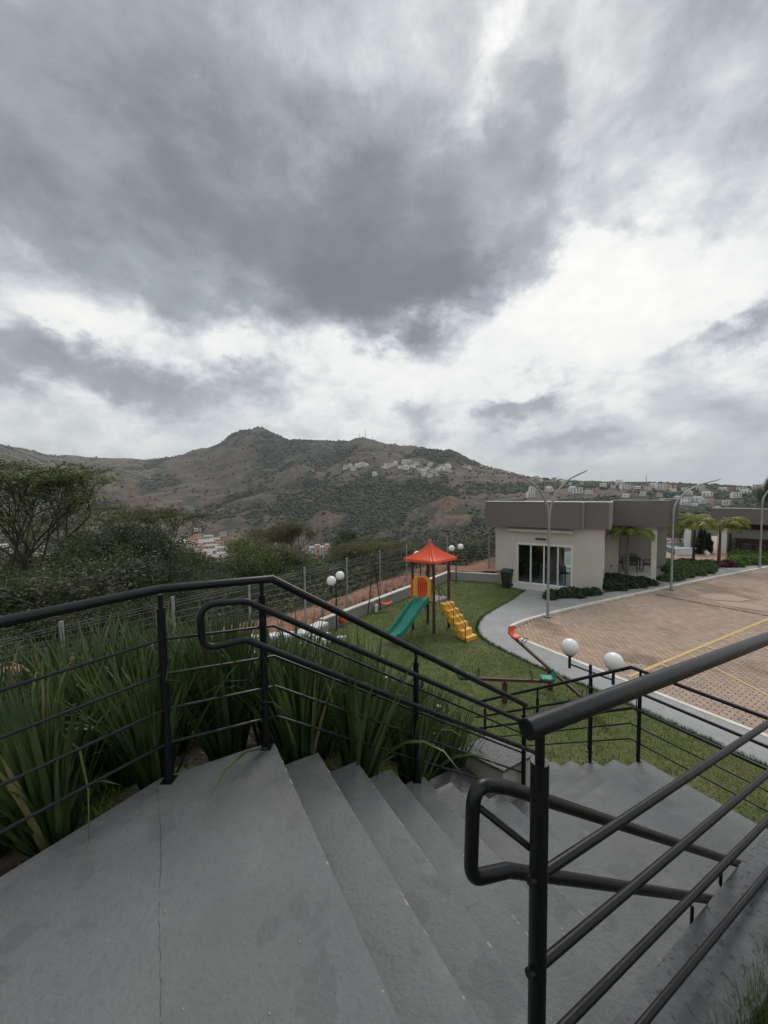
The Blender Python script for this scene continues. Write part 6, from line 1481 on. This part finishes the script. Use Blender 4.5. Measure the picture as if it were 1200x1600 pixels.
palm(19.2, 23.65, 2.25, .075, 11, 1.7, 'yellowish palm with slim dark trunk in front of the spa pool', 'palm_leaf_yellow', seed=4, droop=1.05, tm='bark_dark')
palm(20.35, 23.15, 2.15, .085, 8, 1.8, 'palm with fronds swept to the right beside the pavilion column', 'palm_leaf_yellow', seed=7, droop=1.25, only=(-1.2, .8), tm='wood_post')
palm(19.9, 26.3, 1.75, .07, 10, 1.8, 'yellow green palm partly hidden behind the middle street lamp', 'palm_leaf_yellow', seed=9, droop=1.05, tm='bark_dark')
def shrub_cloud(rx, ry, h, n, size, tone, seed):
    r = np.random.RandomState(seed); np.random.seed(seed); th = r.uniform(0, 6.28, n); ph = np.arccos(r.uniform(-.1, 1, n)); k = r.uniform(.75, 1.08, n)
    c = np.stack([rx * np.sin(ph) * np.cos(th) * k, ry * np.sin(ph) * np.sin(th) * k, np.abs(h * np.cos(ph)) * k + .02], 1)
    return leaf_cloud(c, 3, .03, size, tone, 1, .4)
def shrub_proto(name, rx, h, n, size, tone, seed):
    v, f, t = shrub_cloud(rx, rx, h, n, size, tone, seed); return from_np(name, v, f, M['hedge_leaf'], col=t)
SB = {'round': shrub_proto('round_shrub', .29, .25, 520, .045, (.075, .13, .035), 1), 'low': shrub_proto('low_shrub', .28, .22, 460, .05, (.034, .06, .028), 2), 'lime': shrub_proto('lime_shrub', .34, .30, 520, .05, (.10, .17, .035), 3), 'red': shrub_proto('red_shrub', .22, .20, 300, .04, (.10, .018, .03), 4)}
SBu = set()
def shrub(kind, x, y, s, label):
    src = SB[kind]
    if kind in SBu: o = copy_mesh_obj(src)
    else: o = src; SBu.add(kind)
    o.location = (x, y, .02); o.rotation_euler[2] = random.uniform(0, 6.28); o.scale = (s, s, s * random.uniform(.85, 1.15))
    prop(o, label, 'shrub', label)
def bed(name, poly): poly_sheet(name, poly, .017, M['mulch'], kind='structure')
def fill(poly, kind, step, s, label, jit=.06, seed=1):
    random.seed(seed); xs = [p[0] for p in poly]; ys = [p[1] for p in poly]; x = min(xs)
    while x < max(xs):
        y = min(ys)
        while y < max(ys):
            q = (x + random.uniform(-jit, jit), y + random.uniform(-jit, jit))
            if inside(np.array([q]), poly)[0]: shrub(kind, *q, s * random.uniform(.85, 1.15), label)
            y += step
        x += step
b1 = [(7.25, 16.75), (7.75, 17.5), (8.6, 18.05), (9.5, 18.0), (10.15, 17.6), (9.85, 17.35)]
bed('planting_bed', b1); fill([(7.3, 16.85), (7.8, 17.45), (8.9, 18.0), (10.0, 17.62), (9.8, 17.4)], 'low', .36, 1.05, 'dark low shrub in the bed right of the hall doors', seed=2)
b2 = [(10.25, 17.75), hp(.05, 3.95), hp(2.05, 3.72), (14.2, 19.35), (13.0, 18.75), (11.6, 18.2)]
bed('planting_bed', b2); fill([(10.45, 17.95), hp(.2, 3.7), hp(1.95, 3.55), (14.05, 19.4), (12.9, 18.9), (11.4, 18.3)], 'low', .42, 1.1, 'dark low shrub in the bed between hall wall and terrace column', seed=3)
fill([(14.35, 19.6), (14.7, 20.4), (15.6, 20.5), (15.4, 20.0)], 'round', .42, 1.2, 'rounded shrub right of the terrace column', seed=4)
b3 = [(15.6, 20.3), (16.3, 22.0), (18.2, 24.6), (20.3, 23.6), (19.1, 22.1), (17.4, 21.0)]
bed('planting_bed', b3); fill(b3, 'round', .46, 1.15, 'rounded green shrub in the large bed beside the brown patio', jit=.04, seed=5)
b4 = [(21.6, 23.4), (23.8, 25.9), (29.5, 28.6), (30, 26.5), (25.5, 24.6), (23.2, 23.6)]
bed('planting_bed', b4); fill(b4, 'lime', .52, 1.3, 'bright green shrub in the bed before the pavilion', seed=6)
fill([(20.0, 22.9), (20.6, 23.7), (21.6, 23.5), (21.0, 22.95)], 'red', .3, 1.2, 'dark red low plant at the foot of the right-hand palm', seed=7)
# dark conifers in the framed wall
for i, (x, y, h, r_, lb) in enumerate(((23.0, 27.75, 1.75, .34, 'dark green conifer filling the white framed wall, left one'), (23.55, 28.1, 1.6, .34, 'dark green conifer filling the white framed wall, middle one'), (23.85, 28.05, 1.35, .28, 'dark green conifer filling the white framed wall, right one'))):
    rs = np.random.RandomState(40 + i); n = 700; t = rs.rand(n); an = rs.uniform(0, 6.28, n); rad_ = r_ * (1 - t) ** .6 * rs.uniform(.5, 1, n)
    c = np.stack([rad_ * np.cos(an), rad_ * np.sin(an), .1 + t * h], 1); root = empty('conifer', (x, y, 0.016), label=lb, category='conifer')
    v, f, tt = leaf_cloud(c, 3, .03, .06, (.014, .032, .02), 1.3, 1.5); from_np('crown', v, f, M['hedge_leaf'], parent=root, col=tt); MB().tube([(0, 0, 0), (0, 0, h * .6)], .04, 6).build('trunk', M['bark_dark'], root)
# small outlet and garden odds and ends
ot = empty('wall_outlet', (-.36, 15.42, .0), label='small white outlet box standing at the low wall behind the swing leg', category='outlet box')
MB().box(-.06, .06, -.05, .05, 0, .22).build('box', M['white'], ot, bevel=.01); MB().lathe([(.07, .22), (.075, .28), (.03, .33)], 12).build('cover', M['white'], ot)
sr = empty('spring_rider', (-1.55, 13.9, 0), label='small orange red play seat on the lawn beside the globe lamp', category='play seat')
MB().lathe([(.03, 0), (.03, .12), (.10, .14), (.13, .22), (.10, .33), (.03, .37)], 14).build('seat', M['red_plastic'], sr, smooth=True)
MB().tube([(-.12, 0, .28), (.12, 0, .28)], .015, 6).build('handle', M['black_metal'], sr)
# droppings, chips and pebbles on the concrete
rs = random.Random(12)
sp_ = MB()
for i in range(46):
    u = rs.uniform(-.9, 2.6); v = rs.uniform(-2.3, -.85); k = 0 if u < US else int((u - US) / TR_) + 1; z = Z0 - RI * k + .001; x, y = xy(u, v); r_ = rs.uniform(.002, .005)
    sp_.add([(x - r_, y - r_ * .6, z), (x + r_, y - r_ * .8, z), (x + r_ * .7, y + r_, z), (x - r_ * .9, y + r_ * .8, z), (x, y, z + r_)], [(0, 1, 4), (1, 2, 4), (2, 3, 4), (3, 0, 4)])
sp_.build('grit', M['chip'], kind='stuff', label='loose grit and crumbs lying on the concrete steps', category='grit')
# fallen leaf arching over the landing edge
lf = MB(); q0 = Vector((-1.62, 1.95, 3.55)); pts = [(-1.95, 2.1, 3.62), (-1.75, 2.0, 3.70), (-1.58, 1.9, 3.68), (-1.45, 1.78, 3.56), (-1.38, 1.68, 3.40), (-1.36, 1.62, 3.353)]
for i in range(5):
    a, b = Vector(pts[i]), Vector(pts[i + 1]); w0, w1 = .009 * (1 - i / 5), .009 * (1 - (i + 1) / 5); s = Vector((.5, .8, 0)).normalized(); lf.quad(tuple(a - s * w0), tuple(a + s * w0), tuple(b + s * w1), tuple(b - s * w1))
lf.build('arching_leaf', M['leaf_strap'], label='single strap leaf arching over the edge of the top landing', category='leaf')
# concrete stub posts on the soil
for k_, (s, t) in enumerate(((-1.25, .12),)):
    x, y = fence_pt(s, t); o = empty('stub_post', (x, y, .35), label='short grey concrete stub post on the red soil before the fence', category='post')
    MB().box(-.05, .05, -.05, .05, -.1, .48).build('stub', M['grey_render'], o, bevel=.008); MB().box(-.055, .055, -.055, .055, .483, .50).build('top', M['grey_render'], o)

# ------------------------------------------------------------------ air
hz_m = bpy.data.materials.new('haze'); hz_m.use_nodes = True; t = hz_m.node_tree; t.nodes.clear()
vo = t.nodes.new('ShaderNodeVolumePrincipled'); vo.inputs['Color'].default_value = (.80, .87, .93, 1); vo.inputs['Density'].default_value = .00011; vo.inputs['Anisotropy'].default_value = 0.2
mo = t.nodes.new('ShaderNodeOutputMaterial'); t.links.new(vo.outputs[0], mo.inputs['Volume'])
MB().box(-9300, 9300, -9300, 9300, -160, 420).build('haze', hz_m, kind='stuff')
